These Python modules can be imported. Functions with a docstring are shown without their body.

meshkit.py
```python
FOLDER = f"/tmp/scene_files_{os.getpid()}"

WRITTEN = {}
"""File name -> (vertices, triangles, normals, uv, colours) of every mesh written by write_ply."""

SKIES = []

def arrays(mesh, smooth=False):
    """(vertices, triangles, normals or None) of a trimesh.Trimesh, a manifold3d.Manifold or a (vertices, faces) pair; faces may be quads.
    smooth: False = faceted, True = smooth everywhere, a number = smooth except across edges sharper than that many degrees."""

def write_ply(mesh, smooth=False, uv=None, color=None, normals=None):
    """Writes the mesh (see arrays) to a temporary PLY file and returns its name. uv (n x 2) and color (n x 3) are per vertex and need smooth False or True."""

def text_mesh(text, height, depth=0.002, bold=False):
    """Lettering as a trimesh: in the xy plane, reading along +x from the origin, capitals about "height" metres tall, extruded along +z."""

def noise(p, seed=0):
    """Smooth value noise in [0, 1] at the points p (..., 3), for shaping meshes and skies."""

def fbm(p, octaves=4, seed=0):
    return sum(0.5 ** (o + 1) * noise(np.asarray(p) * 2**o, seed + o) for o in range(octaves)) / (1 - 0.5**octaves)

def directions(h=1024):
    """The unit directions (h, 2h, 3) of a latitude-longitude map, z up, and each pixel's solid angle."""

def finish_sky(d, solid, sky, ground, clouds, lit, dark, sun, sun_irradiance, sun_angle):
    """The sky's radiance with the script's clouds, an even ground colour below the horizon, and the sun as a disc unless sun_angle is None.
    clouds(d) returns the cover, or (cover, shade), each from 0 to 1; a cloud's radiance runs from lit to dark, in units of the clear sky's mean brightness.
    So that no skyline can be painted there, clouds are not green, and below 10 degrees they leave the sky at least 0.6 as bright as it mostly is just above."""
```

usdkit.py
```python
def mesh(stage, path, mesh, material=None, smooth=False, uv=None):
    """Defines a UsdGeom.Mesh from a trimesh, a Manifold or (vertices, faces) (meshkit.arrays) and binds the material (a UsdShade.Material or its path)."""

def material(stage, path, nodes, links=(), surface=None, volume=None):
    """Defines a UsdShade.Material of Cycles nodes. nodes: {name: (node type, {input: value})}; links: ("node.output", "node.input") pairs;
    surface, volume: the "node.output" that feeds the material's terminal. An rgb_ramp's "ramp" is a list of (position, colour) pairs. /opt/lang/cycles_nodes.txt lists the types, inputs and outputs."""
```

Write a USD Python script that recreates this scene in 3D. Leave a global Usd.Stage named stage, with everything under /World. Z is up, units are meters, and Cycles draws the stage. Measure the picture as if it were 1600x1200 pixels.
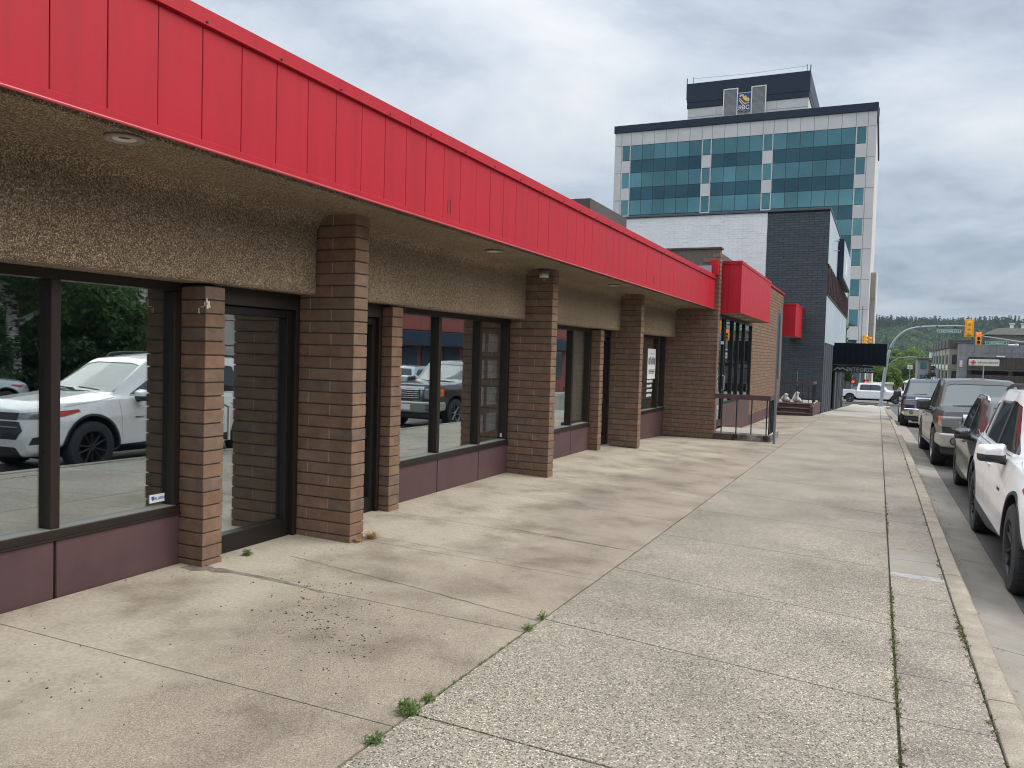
import math, random
import numpy as np, trimesh, manifold3d as m3, usdkit, meshkit
from shapely.geometry import Polygon, box as sbox
from shapely import affinity
from scipy.interpolate import PchipInterpolator
from pxr import Usd, UsdGeom, UsdLux, UsdShade, Sdf, Gf, Vt

stage = Usd.Stage.CreateInMemory()
UsdGeom.SetStageUpAxis(stage, UsdGeom.Tokens.z)
EXPOSURE = 0.95
CLOUD = 6.5
UsdGeom.SetStageMetersPerUnit(stage, 1.0)
UsdGeom.Xform.Define(stage, '/World')
UsdGeom.Scope.Define(stage, '/World/Looks')
rnd = random.Random(7)
rng = np.random.default_rng(7)
MAT = usdkit.material

# ------------------------------------------------------------------ camera
FPX = 1258.0
vy = np.array([577 / FPX, 35 / FPX, -1]); vy /= np.linalg.norm(vy)
vx = np.array([-2770 / FPX, 131 / FPX, -1]); vx /= np.linalg.norm(vx)
vx = vx - vy * (vx @ vy); vx /= np.linalg.norm(vx)
CR = np.stack([-vx, vy, np.cross(-vx, vy)], 0)
CAM = np.array([0, 0, 1.72])
cam = UsdGeom.Camera.Define(stage, '/World/camera')
mm = np.eye(4); mm[0, :3] = CR[:, 0]; mm[1, :3] = CR[:, 1]; mm[2, :3] = CR[:, 2]; mm[3, :3] = CAM
cam.AddTransformOp().Set(Gf.Matrix4d(*mm.ravel().tolist()))
cam.CreateHorizontalApertureAttr(36.0); cam.CreateVerticalApertureAttr(27.0)
cam.CreateFocalLengthAttr(36.0 * FPX / 1600)
cam.CreateClippingRangeAttr(Gf.Vec2f(0.05, 8000))
cam.CreateExposureAttr(EXPOSURE)

# ------------------------------------------------------------------ sky and sun
SUN_EL, SUN_AZ = math.radians(40), math.radians(74)
dome = UsdLux.DomeLight.Define(stage, '/World/sky')
dome.GetPrim().SetCustomDataByKey('kind', 'structure'); dome.GetPrim().SetCustomDataByKey('label', 'grey overcast sky with soft layered cloud')
MAT(stage, '/World/Looks/sky', {
    'tc': ('texture_coordinate', {}), 'sep': ('separate_xyz', {}),
    'zc': ('math', {'math_type': 'maximum', 'value2': 0.0}), 'zo': ('math', {'math_type': 'add', 'value2': 0.16}),
    'dx': ('math', {'math_type': 'divide'}), 'dy': ('math', {'math_type': 'divide'}), 'cv': ('combine_xyz', {'z': 11.6}),
    'n1': ('noise_texture', {'scale': 1.15, 'detail': 8.0, 'roughness': 0.56, 'distortion': 0.35}),
    'n2': ('noise_texture', {'scale': 0.33, 'detail': 3.0, 'roughness': 0.5}),
    'mixn': ('mix_float', {'fac': 0.40}),
    'shade': ('rgb_ramp', {'ramp': [(0.40, (0.40, 0.465, 0.55)), (0.46, (0.58, 0.655, 0.745)), (0.51, (0.74, 0.815, 0.895)), (0.55, (0.86, 0.92, 0.98)), (0.62, (1.04, 1.06, 1.07))]}),
    'el': ('rgb_ramp', {'ramp': [(0.0, (0.37, 0.395, 0.43)), (0.07, (0.42, 0.445, 0.48)), (0.18, (0.555, 0.575, 0.60)), (0.38, (0.755, 0.755, 0.765)), (0.48, (0.84, 0.835, 0.835)), (0.62, (1.32, 1.29, 1.25)), (1.0, (2.3, 2.22, 2.12))]}),
    'cl': ('mix_color', {'blend_type': 'multiply', 'fac': 1.0, 'use_clamp': False}),
    'sc': ('mix_color', {'blend_type': 'multiply', 'fac': 1.0, 'b': (CLOUD, CLOUD, CLOUD), 'use_clamp': False}),
    'sky': ('sky_texture', {'sky_type': 'single_scattering', 'sun_disc': False, 'sun_elevation': SUN_EL, 'sun_rotation': SUN_AZ}),
    'mx': ('mix_color', {'blend_type': 'mix', 'fac': 0.93, 'use_clamp': False}),
    'bg': ('background_shader', {'strength': 0.1})},
    [('tc.generated', 'sep.vector'), ('sep.z', 'zc.value1'), ('zc.value', 'zo.value1'), ('sep.x', 'dx.value1'), ('zo.value', 'dx.value2'),
     ('sep.y', 'dy.value1'), ('zo.value', 'dy.value2'), ('dx.value', 'cv.x'), ('dy.value', 'cv.y'), ('cv.vector', 'n1.vector'), ('cv.vector', 'n2.vector'),
     ('n1.fac', 'mixn.a'), ('n2.fac', 'mixn.b'), ('mixn.result', 'shade.fac'), ('zc.value', 'el.fac'), ('shade.color', 'cl.a'), ('el.color', 'cl.b'),
     ('cl.result', 'sc.a'), ('sky.color', 'mx.a'), ('sc.result', 'mx.b'), ('mx.result', 'bg.color')], surface='bg.background')
UsdShade.MaterialBindingAPI.Apply(dome.GetPrim()).Bind(UsdShade.Material.Get(stage, '/World/Looks/sky'))
sun = UsdLux.DistantLight.Define(stage, '/World/sun')
sun.CreateNormalizeAttr(True); sun.CreateIntensityAttr(0.4); sun.CreateAngleAttr(60.0); sun.CreateColorAttr(Gf.Vec3f(1.0, 0.94, 0.85))
sun.AddRotateZOp().Set(-math.degrees(SUN_AZ)); sun.AddRotateXOp().Set(-(90 - math.degrees(SUN_EL)))

# ------------------------------------------------------------------ helpers
_used = {}
def numbered(parent, name):
    k = parent + '/' + name
    n = _used[k] = _used.get(k, -1) + 1
    return k if n == 0 else f'{k}_{n:03d}'
def keys(prim, **kw):
    for k, v in kw.items():
        if v: prim.SetCustomDataByKey(k, v)
class Thing:
    """An Xform at the thing's base; meshes given in the scene's own coordinates unless local."""
    def __init__(self, name, label=None, category=None, base=(0, 0, 0), rot=0.0, group=None, kind=None, local=False):
        self.path = numbered('/World', name); self.base = np.array(base, float); self.local = local
        x = UsdGeom.Xform.Define(stage, self.path); x.AddTranslateOp().Set(Gf.Vec3d(*map(float, base)))
        if rot: x.AddRotateZOp().Set(float(rot))
        self.prim = x.GetPrim(); keys(self.prim, label=label, category=category, group=group, kind=kind)
    def part(self, name, mesh, mat, smooth=False, parent=None, label=None, kind=None):
        p = numbered(parent or self.path, name)
        v, f, n = meshkit.arrays(mesh, smooth)
        if not self.local: v = v - self.base
        pr = _mesh(p, v, f, n, mat); keys(pr, label=label, kind=kind)
        return p
    def copy(self, base, rot=0.0, label=None, group=None):
        name = self.path.split('/')[-1].rstrip('0123456789').rstrip('_')
        x = UsdGeom.Xform.Define(stage, numbered('/World', name)); x.AddTranslateOp().Set(Gf.Vec3d(*map(float, base)))
        if rot: x.AddRotateZOp().Set(float(rot))
        pr = x.GetPrim(); pr.GetReferences().AddInternalReference(self.path); pr.SetInstanceable(True)
        d = self.prim.GetCustomData()
        keys(pr, label=label or d.get('label'), category=d.get('category'), group=group or d.get('group'))
        return pr
def _mesh(p, v, f, n, mat):
    m = UsdGeom.Mesh.Define(stage, p)
    m.CreatePointsAttr(Vt.Vec3fArray.FromNumpy(np.ascontiguousarray(v, np.float32)))
    m.CreateFaceVertexCountsAttr(Vt.IntArray.FromNumpy(np.full(len(f), 3, np.int32)))
    m.CreateFaceVertexIndicesAttr(Vt.IntArray.FromNumpy(np.ascontiguousarray(f, np.int32).ravel()))
    m.CreateSubdivisionSchemeAttr('none')
    if n is not None:
        m.CreateNormalsAttr(Vt.Vec3fArray.FromNumpy(n.astype(np.float32))); m.SetNormalsInterpolation('vertex')
    UsdShade.MaterialBindingAPI.Apply(m.GetPrim()).Bind(UsdShade.Material.Get(stage, '/World/Looks/' + mat))
    return m.GetPrim()
def single(name, mesh, mat, label=None, category=None, group=None, kind=None, smooth=False):
    """A thing that is one mesh."""
    v, f, n = meshkit.arrays(mesh, smooth)
    pr = _mesh(numbered('/World', name), v, f, n, mat); keys(pr, label=label, category=category, group=group, kind=kind)
    return pr
cat = trimesh.util.concatenate
_BOXF = np.array([[0,2,1],[0,3,2],[4,5,6],[4,6,7],[0,1,5],[0,5,4],[1,2,6],[1,6,5],[2,3,7],[2,7,6],[3,0,4],[3,4,7]])
def bx(x0, x1, y0, y1, z0, z1):
    v = np.array([[x0,y0,z0],[x1,y0,z0],[x1,y1,z0],[x0,y1,z0],[x0,y0,z1],[x1,y0,z1],[x1,y1,z1],[x0,y1,z1]], float)
    return trimesh.Trimesh(v, _BOXF, process=False)
def _cham():
    pts = []
    for sx in (-1, 1):
        for sy in (-1, 1):
            for sz in (-1, 1):
                for k in range(3): pts.append((sx, sy, sz, k))
    P = np.array([[(s[0] * (1 - .1 * (s[3] != 0))), (s[1] * (1 - .1 * (s[3] != 1))), (s[2] * (1 - .1 * (s[3] != 2)))] for s in pts])
    h = trimesh.convex.convex_hull(P); idx = [int(np.argmin(np.abs(P - v).sum(1))) for v in h.vertices]
    return pts, np.array(idx)[h.faces]
_CP, _CF = _cham()
_CS = np.array([p[:3] for p in _CP], float); _CK = np.array([[p[3] != k for k in range(3)] for p in _CP], float)
def cbx(x0, x1, y0, y1, z0, z1, c=0.004):
    """A box with chamfered edges (44 triangles)."""
    h = np.array([x1 - x0, y1 - y0, z1 - z0]) / 2; m = np.array([x1 + x0, y1 + y0, z1 + z0]) / 2
    return trimesh.Trimesh(m + _CS * (h - c * _CK), _CF, process=False)
def tube(pts, r, n=8, closed=True):
    p = np.asarray(pts, float); t = np.gradient(p, axis=0); t /= np.linalg.norm(t, axis=1, keepdims=True) + 1e-12
    ref = np.where(np.abs(t[:, 2:]) < .95, [[0, 0, 1.0]], [[1.0, 0, 0]])
    a = np.cross(t, ref); a /= np.linalg.norm(a, axis=1, keepdims=True) + 1e-12; b = np.cross(t, a)
    ang = np.arange(n) * 2 * np.pi / n; r = np.broadcast_to(r, (len(p),))
    v = (p[:, None] + r[:, None, None] * (np.cos(ang)[None, :, None] * a[:, None] + np.sin(ang)[None, :, None] * b[:, None])).reshape(-1, 3)
    f = []
    for i in range(len(p) - 1):
        for j in range(n):
            q = (i * n + j, i * n + (j + 1) % n, (i + 1) * n + (j + 1) % n, (i + 1) * n + j); f += [[q[0], q[2], q[1]], [q[0], q[3], q[2]]]
    if closed:
        for e in (0, (len(p) - 1) * n):
            for j in range(1, n - 1): f.append([e, e + j, e + j + 1] if e == 0 else [e, e + j + 1, e + j])
    m = trimesh.Trimesh(v, np.array(f), process=False)
    return m
def cyl(c, r, h, axis='z', n=24):
    m = trimesh.creation.cylinder(radius=r, height=h, sections=n)
    if axis == 'y': m.apply_transform(trimesh.transformations.rotation_matrix(np.pi / 2, [1, 0, 0]))
    if axis == 'x': m.apply_transform(trimesh.transformations.rotation_matrix(np.pi / 2, [0, 1, 0]))
    m.apply_translation(c); return m
def rev(profile, n=24, axis='z', c=(0, 0, 0)):
    m = trimesh.creation.revolve(np.array(profile, float), sections=n)
    if axis == 'y': m.apply_transform(trimesh.transformations.rotation_matrix(-np.pi / 2, [1, 0, 0]))
    m.apply_translation(c); return m
def extr(poly, d, plane='yz', at=0.0):
    """A polygon extruded by d; plane yz: drawn in (y, z), grows along x from at; xz: drawn in (x, z), grows along y; xy: grows along z."""
    g = Polygon(poly) if not hasattr(poly, 'geom_type') else poly
    gs = g.geoms if hasattr(g, 'geoms') else [g]
    m = cat([trimesh.creation.extrude_polygon(q, d, engine='earcut') for q in gs])
    v = m.vertices.copy()
    if plane == 'yz': m = trimesh.Trimesh(np.stack([v[:, 2] + at, v[:, 0], v[:, 1]], 1), m.faces, process=False)
    elif plane == 'xz': m = trimesh.Trimesh(np.stack([v[:, 0], v[:, 2] + at, v[:, 1]], 1), m.faces[:, ::-1], process=False)
    else: m = trimesh.Trimesh(v + [0, 0, at], m.faces, process=False)
    return m
def text_on(text, h, face, at, bold=True, depth=.006):
    """Lettering centred at a point; face '-y': read by someone looking along +y; '+x': read by someone looking along -x."""
    m = meshkit.text_mesh(text, h, depth, bold); v = m.vertices - [m.bounds[:, 0].mean(), m.bounds[:, 1].mean(), 0]
    if face == '-y': w = np.stack([v[:, 0], -v[:, 2], v[:, 1]], 1)
    elif face == '+x': w = np.stack([v[:, 2], v[:, 0], v[:, 1]], 1)
    elif face == '+y': w = np.stack([-v[:, 0], v[:, 2], v[:, 1]], 1)
    return trimesh.Trimesh(w + np.array(at), m.faces, process=False)

# ------------------------------------------------------------------ materials
L = '/World/Looks/'
def plain(name, col, rough=.6, metallic=0.0, spec=.5, **kw):
    MAT(stage, L + name, {'p': ('principled_bsdf', dict(base_color=col, roughness=rough, metallic=metallic, specular_ior_level=spec, **kw))}, [], surface='p.BSDF')
def mottled(name, c1, c2, scale=6.0, rough=.7, bump=0.0, bscale=60.0, detail=5.0, spec=.4, lo=.35, hi=.65, fine=0.0, fscale=300.0, **kw):
    """Base colour between two tones by noise, a fine grain on top, and a fine bump."""
    nodes = {'g': ('geometry', {}), 'n': ('noise_texture', {'scale': scale, 'detail': detail, 'roughness': .6}), 'r': ('rgb_ramp', {'ramp': [(lo, c1), (hi, c2)]}),
             'n2': ('noise_texture', {'scale': bscale, 'detail': 3.0}), 'f': ('noise_texture', {'scale': fscale, 'detail': 2.0}),
             'fr': ('rgb_ramp', {'ramp': [(.3, (1 - fine,) * 3), (.7, (1 + fine,) * 3)]}), 'fm': ('mix_color', {'blend_type': 'multiply', 'fac': 1.0, 'use_clamp': False}),
             'b': ('bump', {'strength': bump, 'distance': .004}), 'p': ('principled_bsdf', dict(roughness=rough, specular_ior_level=spec, **kw))}
    links = [('g.position', 'n.vector'), ('g.position', 'n2.vector'), ('g.position', 'f.vector'), ('n.fac', 'r.fac'), ('f.fac', 'fr.fac'), ('r.color', 'fm.a'), ('fr.color', 'fm.b'), ('fm.result', 'p.base_color'), ('n2.fac', 'b.height')]
    if bump: links.append(('b.normal', 'p.normal'))
    MAT(stage, L + name, nodes, links, surface='p.BSDF')
def pebbled(name, stones, matrix, scale=95.0, bump=.6, rough=.75, stain=None, stain_scale=.7, dist=.003, worn=None):
    """Exposed aggregate: voronoi stones of several tones in a matrix; worn: a smoother patch colour taken by large noise."""
    n = len(stones)
    ramp = [(i / n, c) for i, c in enumerate(stones)]
    nodes = {'g': ('geometry', {}), 'v': ('voronoi_texture', {'scale': scale, 'feature': 'f1', 'randomness': 1.0}), 've': ('voronoi_texture', {'scale': scale, 'feature': 'distance_to_edge', 'randomness': 1.0}),
             'sp': ('separate_color', {}), 'r': ('rgb_ramp', {'ramp': ramp, 'interpolate': False}), 'e': ('rgb_ramp', {'ramp': [(.02, (0, 0, 0)), (.14, (1, 1, 1))]}),
             'm': ('mix_color', {'blend_type': 'mix', 'a': matrix, 'use_clamp': False}), 'sn': ('noise_texture', {'scale': stain_scale, 'detail': 7.0, 'roughness': .62}),
             'sr': ('rgb_ramp', {'ramp': [(.33, stain or (1, 1, 1)), (.50, (.97, .965, .96)), (.64, (1.10, 1.09, 1.07))]}), 'mm': ('mix_color', {'blend_type': 'multiply', 'fac': 1.0, 'use_clamp': False}),
             'b': ('bump', {'strength': bump, 'distance': dist}), 'p': ('principled_bsdf', {'roughness': rough, 'specular_ior_level': .3})}
    links = [('g.position', 'v.vector'), ('g.position', 've.vector'), ('g.position', 'sn.vector'), ('v.color', 'sp.color'), ('sp.r', 'r.fac'), ('ve.distance', 'e.fac'), ('e.color', 'm.fac'), ('r.color', 'm.b'),
             ('sn.fac', 'sr.fac'), ('sr.color', 'mm.b'), ('e.color', 'b.height'), ('b.normal', 'p.normal')]
    if worn:
        nodes.update({'wn': ('noise_texture', {'scale': .55, 'detail': 6.0, 'roughness': .6}), 'wr': ('rgb_ramp', {'ramp': [(.42, (0, 0, 0)), (.60, (1, 1, 1))]}), 'wf': ('noise_texture', {'scale': 40.0, 'detail': 5.0}),
                      'wc': ('rgb_ramp', {'ramp': [(.35, tuple(.88 * c for c in worn)), (.65, tuple(1.1 * c for c in worn))]}), 'wm': ('mix_color', {'blend_type': 'mix', 'use_clamp': False}),
                      'sx': ('separate_xyz', {}), 'wx': ('map_range', {'from_min': -2.6, 'from_max': -4.4, 'to_min': -.16, 'to_max': .24, 'clamp': True}), 'wa': ('math', {'math_type': 'add'})})
        links += [('g.position', 'wn.vector'), ('g.position', 'wf.vector'), ('g.position', 'sx.vector'), ('sx.x', 'wx.value'), ('wx.result', 'wa.value2'), ('wn.fac', 'wa.value1'), ('wa.value', 'wr.fac'), ('wf.fac', 'wc.fac'), ('wr.color', 'wm.fac'), ('m.result', 'wm.a'), ('wc.color', 'wm.b'), ('wm.result', 'mm.a')]
    else: links.append(('m.result', 'mm.a'))
    links.append(('mm.result', 'p.base_color'))
    MAT(stage, L + name, nodes, links, surface='p.BSDF')
def brickmat(name, c):
    mottled(name, tuple(.82 * x for x in c), tuple(1.15 * x for x in c), scale=9.0, rough=.85, bump=.35, bscale=160.0, fine=.18, fscale=220.0, spec=.25)
BRICKS = [(.188,.122,.086), (.196,.121,.083), (.174,.118,.085), (.214,.129,.090), (.164,.114,.088), (.202,.134,.098), (.180,.110,.077)]
for i, c in enumerate(BRICKS): brickmat(f'brick_tone_{i}', c)
mottled('joint_mortar', (.10,.085,.07), (.14,.12,.10), 20, .95)
mottled('light_mortar', (.27,.235,.20), (.34,.30,.26), 20, .95)
pebbled('stucco', [(.50,.38,.265), (.29,.212,.145), (.62,.50,.37), (.21,.155,.108), (.44,.315,.21), (.72,.63,.50), (.38,.29,.205), (.165,.122,.086)], (.15,.112,.082), scale=125.0, bump=1.0, dist=.004, rough=.9, stain=(.86,.85,.83), stain_scale=1.2)
pebbled('sidewalk_aggregate', [(.34,.30,.242), (.195,.175,.15), (.42,.378,.312), (.085,.081,.078), (.295,.25,.198), (.62,.575,.485), (.25,.228,.20), (.36,.305,.236), (.062,.060,.061), (.385,.347,.288)], (.295,.263,.214), scale=128.0, bump=.5, stain=(.74,.73,.72), stain_scale=.8)
pebbled('kerbside_aggregate', [(.31,.272,.225), (.19,.166,.144), (.40,.36,.30), (.12,.11,.10), (.28,.235,.19), (.55,.51,.44), (.24,.22,.20)], (.27,.24,.198), scale=130.0, bump=.5, stain=(.62,.60,.57), stain_scale=1.1)
pebbled('apron_concrete', [(.33,.28,.228), (.245,.208,.17), (.37,.318,.256), (.18,.155,.13), (.31,.25,.20), (.45,.40,.33)], (.30,.258,.206), scale=175.0, bump=.4, stain=(.64,.61,.58), stain_scale=1.5, worn=(.455,.402,.325))
mottled('smooth_concrete', (.36,.34,.30), (.46,.44,.39), 1.2, .85, bump=.2, bscale=90, fine=.08)
mottled('patch_concrete', (.26,.25,.235), (.40,.39,.37), 14.0, .85, bump=.3, bscale=90, fine=.1)
mottled('kerb_concrete', (.235,.20,.16), (.37,.325,.265), 5.0, .9, bump=.8, bscale=70, fine=.3, fscale=150, lo=.3, hi=.7)
mottled('gutter_concrete', (.20,.182,.158), (.31,.285,.25), 1.6, .9, bump=.4, bscale=90, fine=.15, fscale=160, lo=.3, hi=.7)
mottled('asphalt', (.085,.082,.078), (.14,.134,.125), .8, .9, bump=.6, bscale=160, fine=.3, fscale=230)
mottled('joint_fill', (.045,.04,.032), (.09,.08,.065), 14, .95)
plain('crack', (.05,.046,.04), .95)
mottled('soil', (.06,.07,.035), (.12,.11,.07), .05, .95)
MAT(stage, L + 'red_metal', {'g': ('geometry', {}), 'mp': ('mapping', {'scale': (5.0, 5.0, .55)}), 'n': ('noise_texture', {'scale': 1.6, 'detail': 6.0, 'roughness': .6}), 'r': ('rgb_ramp', {'ramp': [(.30, (.335, .0085, .020)), (.46, (.385, .0100, .023)), (.70, (.415, .013, .027))]}),
    'n2': ('noise_texture', {'scale': 3.2, 'detail': 2.0}), 'b': ('bump', {'strength': .22, 'distance': .006}), 'rr': ('map_range', {'from_min': .3, 'from_max': .7, 'to_min': .42, 'to_max': .56}), 'p': ('principled_bsdf', {'specular_ior_level': .22})},
    [('g.position', 'mp.vector'), ('mp.vector', 'n.vector'), ('n.fac', 'r.fac'), ('r.color', 'p.base_color'), ('g.position', 'n2.vector'), ('n2.fac', 'b.height'), ('b.normal', 'p.normal'), ('n.fac', 'rr.value'), ('rr.result', 'p.roughness')], surface='p.BSDF')
mottled('maroon_paint', (.070,.037,.040), (.090,.049,.052), 2.2, .62, bump=.15, bscale=60, fine=.05)
mottled('dark_maroon', (.070,.040,.040), (.105,.064,.06), 5, .7, bump=.3, fine=.15)
plain('bronze_frame', (.020,.0145,.0115), .42, .0, .3)
plain('dark_frame', (.010,.009,.0085), .42, 0.0, .3)
mottled('brown_metal', (.060,.046,.042), (.075,.058,.054), .8, .5)
plain('white_plastic', (.70,.70,.69), .4)
plain('off_white', (.62,.60,.54), .6)
plain('pale_paper', (.72,.74,.78), .8)
plain('cream_blind', (.62,.58,.46), .8)
plain('cardboard', (.46,.28,.12), .85)
plain('yellow_print', (.85,.50,.05), .6)
plain('red_print', (.55,.05,.06), .6)
plain('blue_print', (.03,.08,.35), .6)
plain('teal_print', (.05,.32,.30), .6)
plain('black', (.012,.012,.013), .6)
plain('grey_print', (.10,.10,.11), .7)
plain('interior', (.09,.14,.19), .9)
plain('galvanised', (.30,.34,.37), .5, .45)
mottled('kerbside_smooth', (.24,.222,.19), (.31,.288,.25), 2.5, .85, bump=.3, bscale=90, fine=.14)
plain('highlight_red', (.50,.05,.07), .18, 0.0, .9)  # lighter, glossier red for the highlight painted along the fascia lip
plain('signal_yellow', (.80,.36,.02), .45)
plain('sign_green', (.012,.20,.13), .4)
plain('aluminium', (.55,.56,.57), .35, .8)
plain('hole_black', (.02,.02,.02), .9)
def emit(name, col, s): MAT(stage, L + name, {'e': ('emission', {'color': col, 'strength': s})}, [], surface='e.emission')
emit('red_lamp', (1.0, .06, .03), 1.3)
def pane(name, tint, base, slope, refl=(1, 1, 1), rough=0.0):
    MAT(stage, L + name, {'t': ('transparent_bsdf', {'color': tint}), 'g': ('glossy_bsdf', {'color': refl, 'roughness': rough}), 'f': ('layer_weight', {'blend': .5}), 'a': ('math', {'math_type': 'multiply_add', 'value2': slope, 'value3': base}), 'm': ('mix_closure', {})},
        [('f.facing', 'a.value1'), ('a.value', 'm.fac'), ('t.BSDF', 'm.closure1'), ('g.BSDF', 'm.closure2')], surface='m.closure')
pane('shop_glass', (.88, .93, .95), .27, .55, (.90, .975, .98))
# ------------------------------------------------------------------ ground profile
_zp = PchipInterpolator([-120, -60, 3, 7, 18.6, 28.5, 34, 43.5, 55, 73, 86, 104, 150, 250, 400, 700, 1200], [1.5, .80, .045, -.02, -.165, -.29, -.43, -.80, -1.24, -1.95, -2.22, -2.6, -3.9, -6.8, -10.5, -15, -18])
def zp(y): return _zp(y)
_zw = PchipInterpolator([-120, -60, -10, 14.5, 16, 19, 25, 33, 36, 43.5, 60, 76], [1.5, .8, .10, 0, -.07, -.20, -.36, -.47, -.56, -.83, -1.45, -2.08])
XJ = -1.89                                   # joint between the apron and the public walk
def xr(y): return np.interp(y, [0, 34, 80], [.158, .07, .05])      # joint between the walk and the kerbside strip
def xki(y): return np.interp(y, [4, 7, 12, 20, 28, 34, 50, 80], [.575, .56, .55, .51, .43, .38, .36, .36])
def xko(y): return xki(y) + np.interp(y, [4, 30], [.145, .13])
def zwalk(x, y): return zp(y) - .012 * (np.maximum(x, XJ) - XJ)
def zapron(x, y):
    t = np.clip((XJ - x) / 2.8, 0, 1); return zp(y) * (1 - t) + _zw(y) * t
KERB = .17
def zroad(x, y):
    d = x - xko(y)
    return zp(y) - .028 - KERB - np.interp(d, [0, .5, 1.2, 6.0, 11.5, 12.5], [0, .07, .09, -.03, .08, .10])
def sheet(x0, x1, y0, y1, zf, nx, ny, skirt=0.03, jit=0.0):
    """A slab of ground between x0(y)..x1(y) and y0..y1 whose top follows zf, with a short skirt."""
    fx0 = x0 if callable(x0) else (lambda y: np.full_like(y, x0)); fx1 = x1 if callable(x1) else (lambda y: np.full_like(y, x1))
    ys = np.linspace(0, 1, ny + 1); t = np.linspace(0, 1, nx + 1)
    Y0 = y0 if callable(y0) else (lambda u: np.full_like(u, y0)); Y1 = y1 if callable(y1) else (lambda u: np.full_like(u, y1))
    T, S = np.meshgrid(t, ys)
    Yv = Y0(T) * (1 - S) + Y1(T) * S
    X = fx0(Yv) * (1 - T) + fx1(Yv) * T
    Z = zf(X, Yv)
    v = np.stack([X, Yv, Z], -1).reshape(-1, 3); w = nx + 1
    f = []
    for j in range(ny):
        for i in range(nx):
            a = j * w + i; f += [[a, a + 1, a + w + 1], [a, a + w + 1, a + w]]
    if skirt:
        loop = [i for i in range(w)] + [j * w + nx for j in range(1, ny + 1)] + [ny * w + i for i in range(nx - 1, -1, -1)] + [j * w for j in range(ny - 1, 0, -1)]
        b = len(v); lo = v[loop] - [0, 0, skirt]; v = np.vstack([v, lo]); n = len(loop)
        for k in range(n):
            p, q = loop[k], loop[(k + 1) % n]; f += [[p, b + k, b + (k + 1) % n], [p, b + (k + 1) % n, q]]
    return trimesh.Trimesh(v, np.array(f), process=False)

# far terrain: one sheet out to the hills
def zfar(x, y):
    base = np.where(y > -120, zp(np.clip(y, -120, 1200)), 1.5) - .45
    side = np.abs(x - 3) ; base = base + .006 * np.clip(side - 60, 0, 400) * (x < 0)
    r = np.hypot(x, y)
    return base
def hill_h(x, y):
    """The wooded ridge across the valley."""
    d = y + .06 * x
    s = np.clip((d - 560) / 420, 0, 1); s = s * s * (3 - 2 * s)
    ridge = 47 - .008 * (x - 20) + 7.0 * meshkit.noise(np.stack([x / 170, y / 260, 0 * x], -1), 3) + 3.0 * meshkit.noise(np.stack([x / 60, y / 90, 0 * x], -1), 5)
    return s * ridge
gx = np.concatenate([np.linspace(-1800, -200, 17), np.linspace(-160, 300, 36), np.linspace(350, 2200, 19)])
gy = np.concatenate([np.linspace(-900, -70, 8), np.linspace(-60, 130, 40), np.linspace(140, 540, 20), np.linspace(560, 1100, 46), np.linspace(1150, 2600, 8)])
GX, GY = np.meshgrid(gx, gy); GZ = zfar(GX, GY) + hill_h(GX, GY)
v = np.stack([GX, GY, GZ], -1).reshape(-1, 3); w = len(gx); f = []
for j in range(len(gy) - 1):
    for i in range(w - 1):
        a = j * w + i; f += [[a, a + 1, a + w + 1], [a, a + w + 1, a + w]]
single('ground', (v, np.array(f)), 'soil', 'ground and far hillside', kind='structure', smooth=True)
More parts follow.
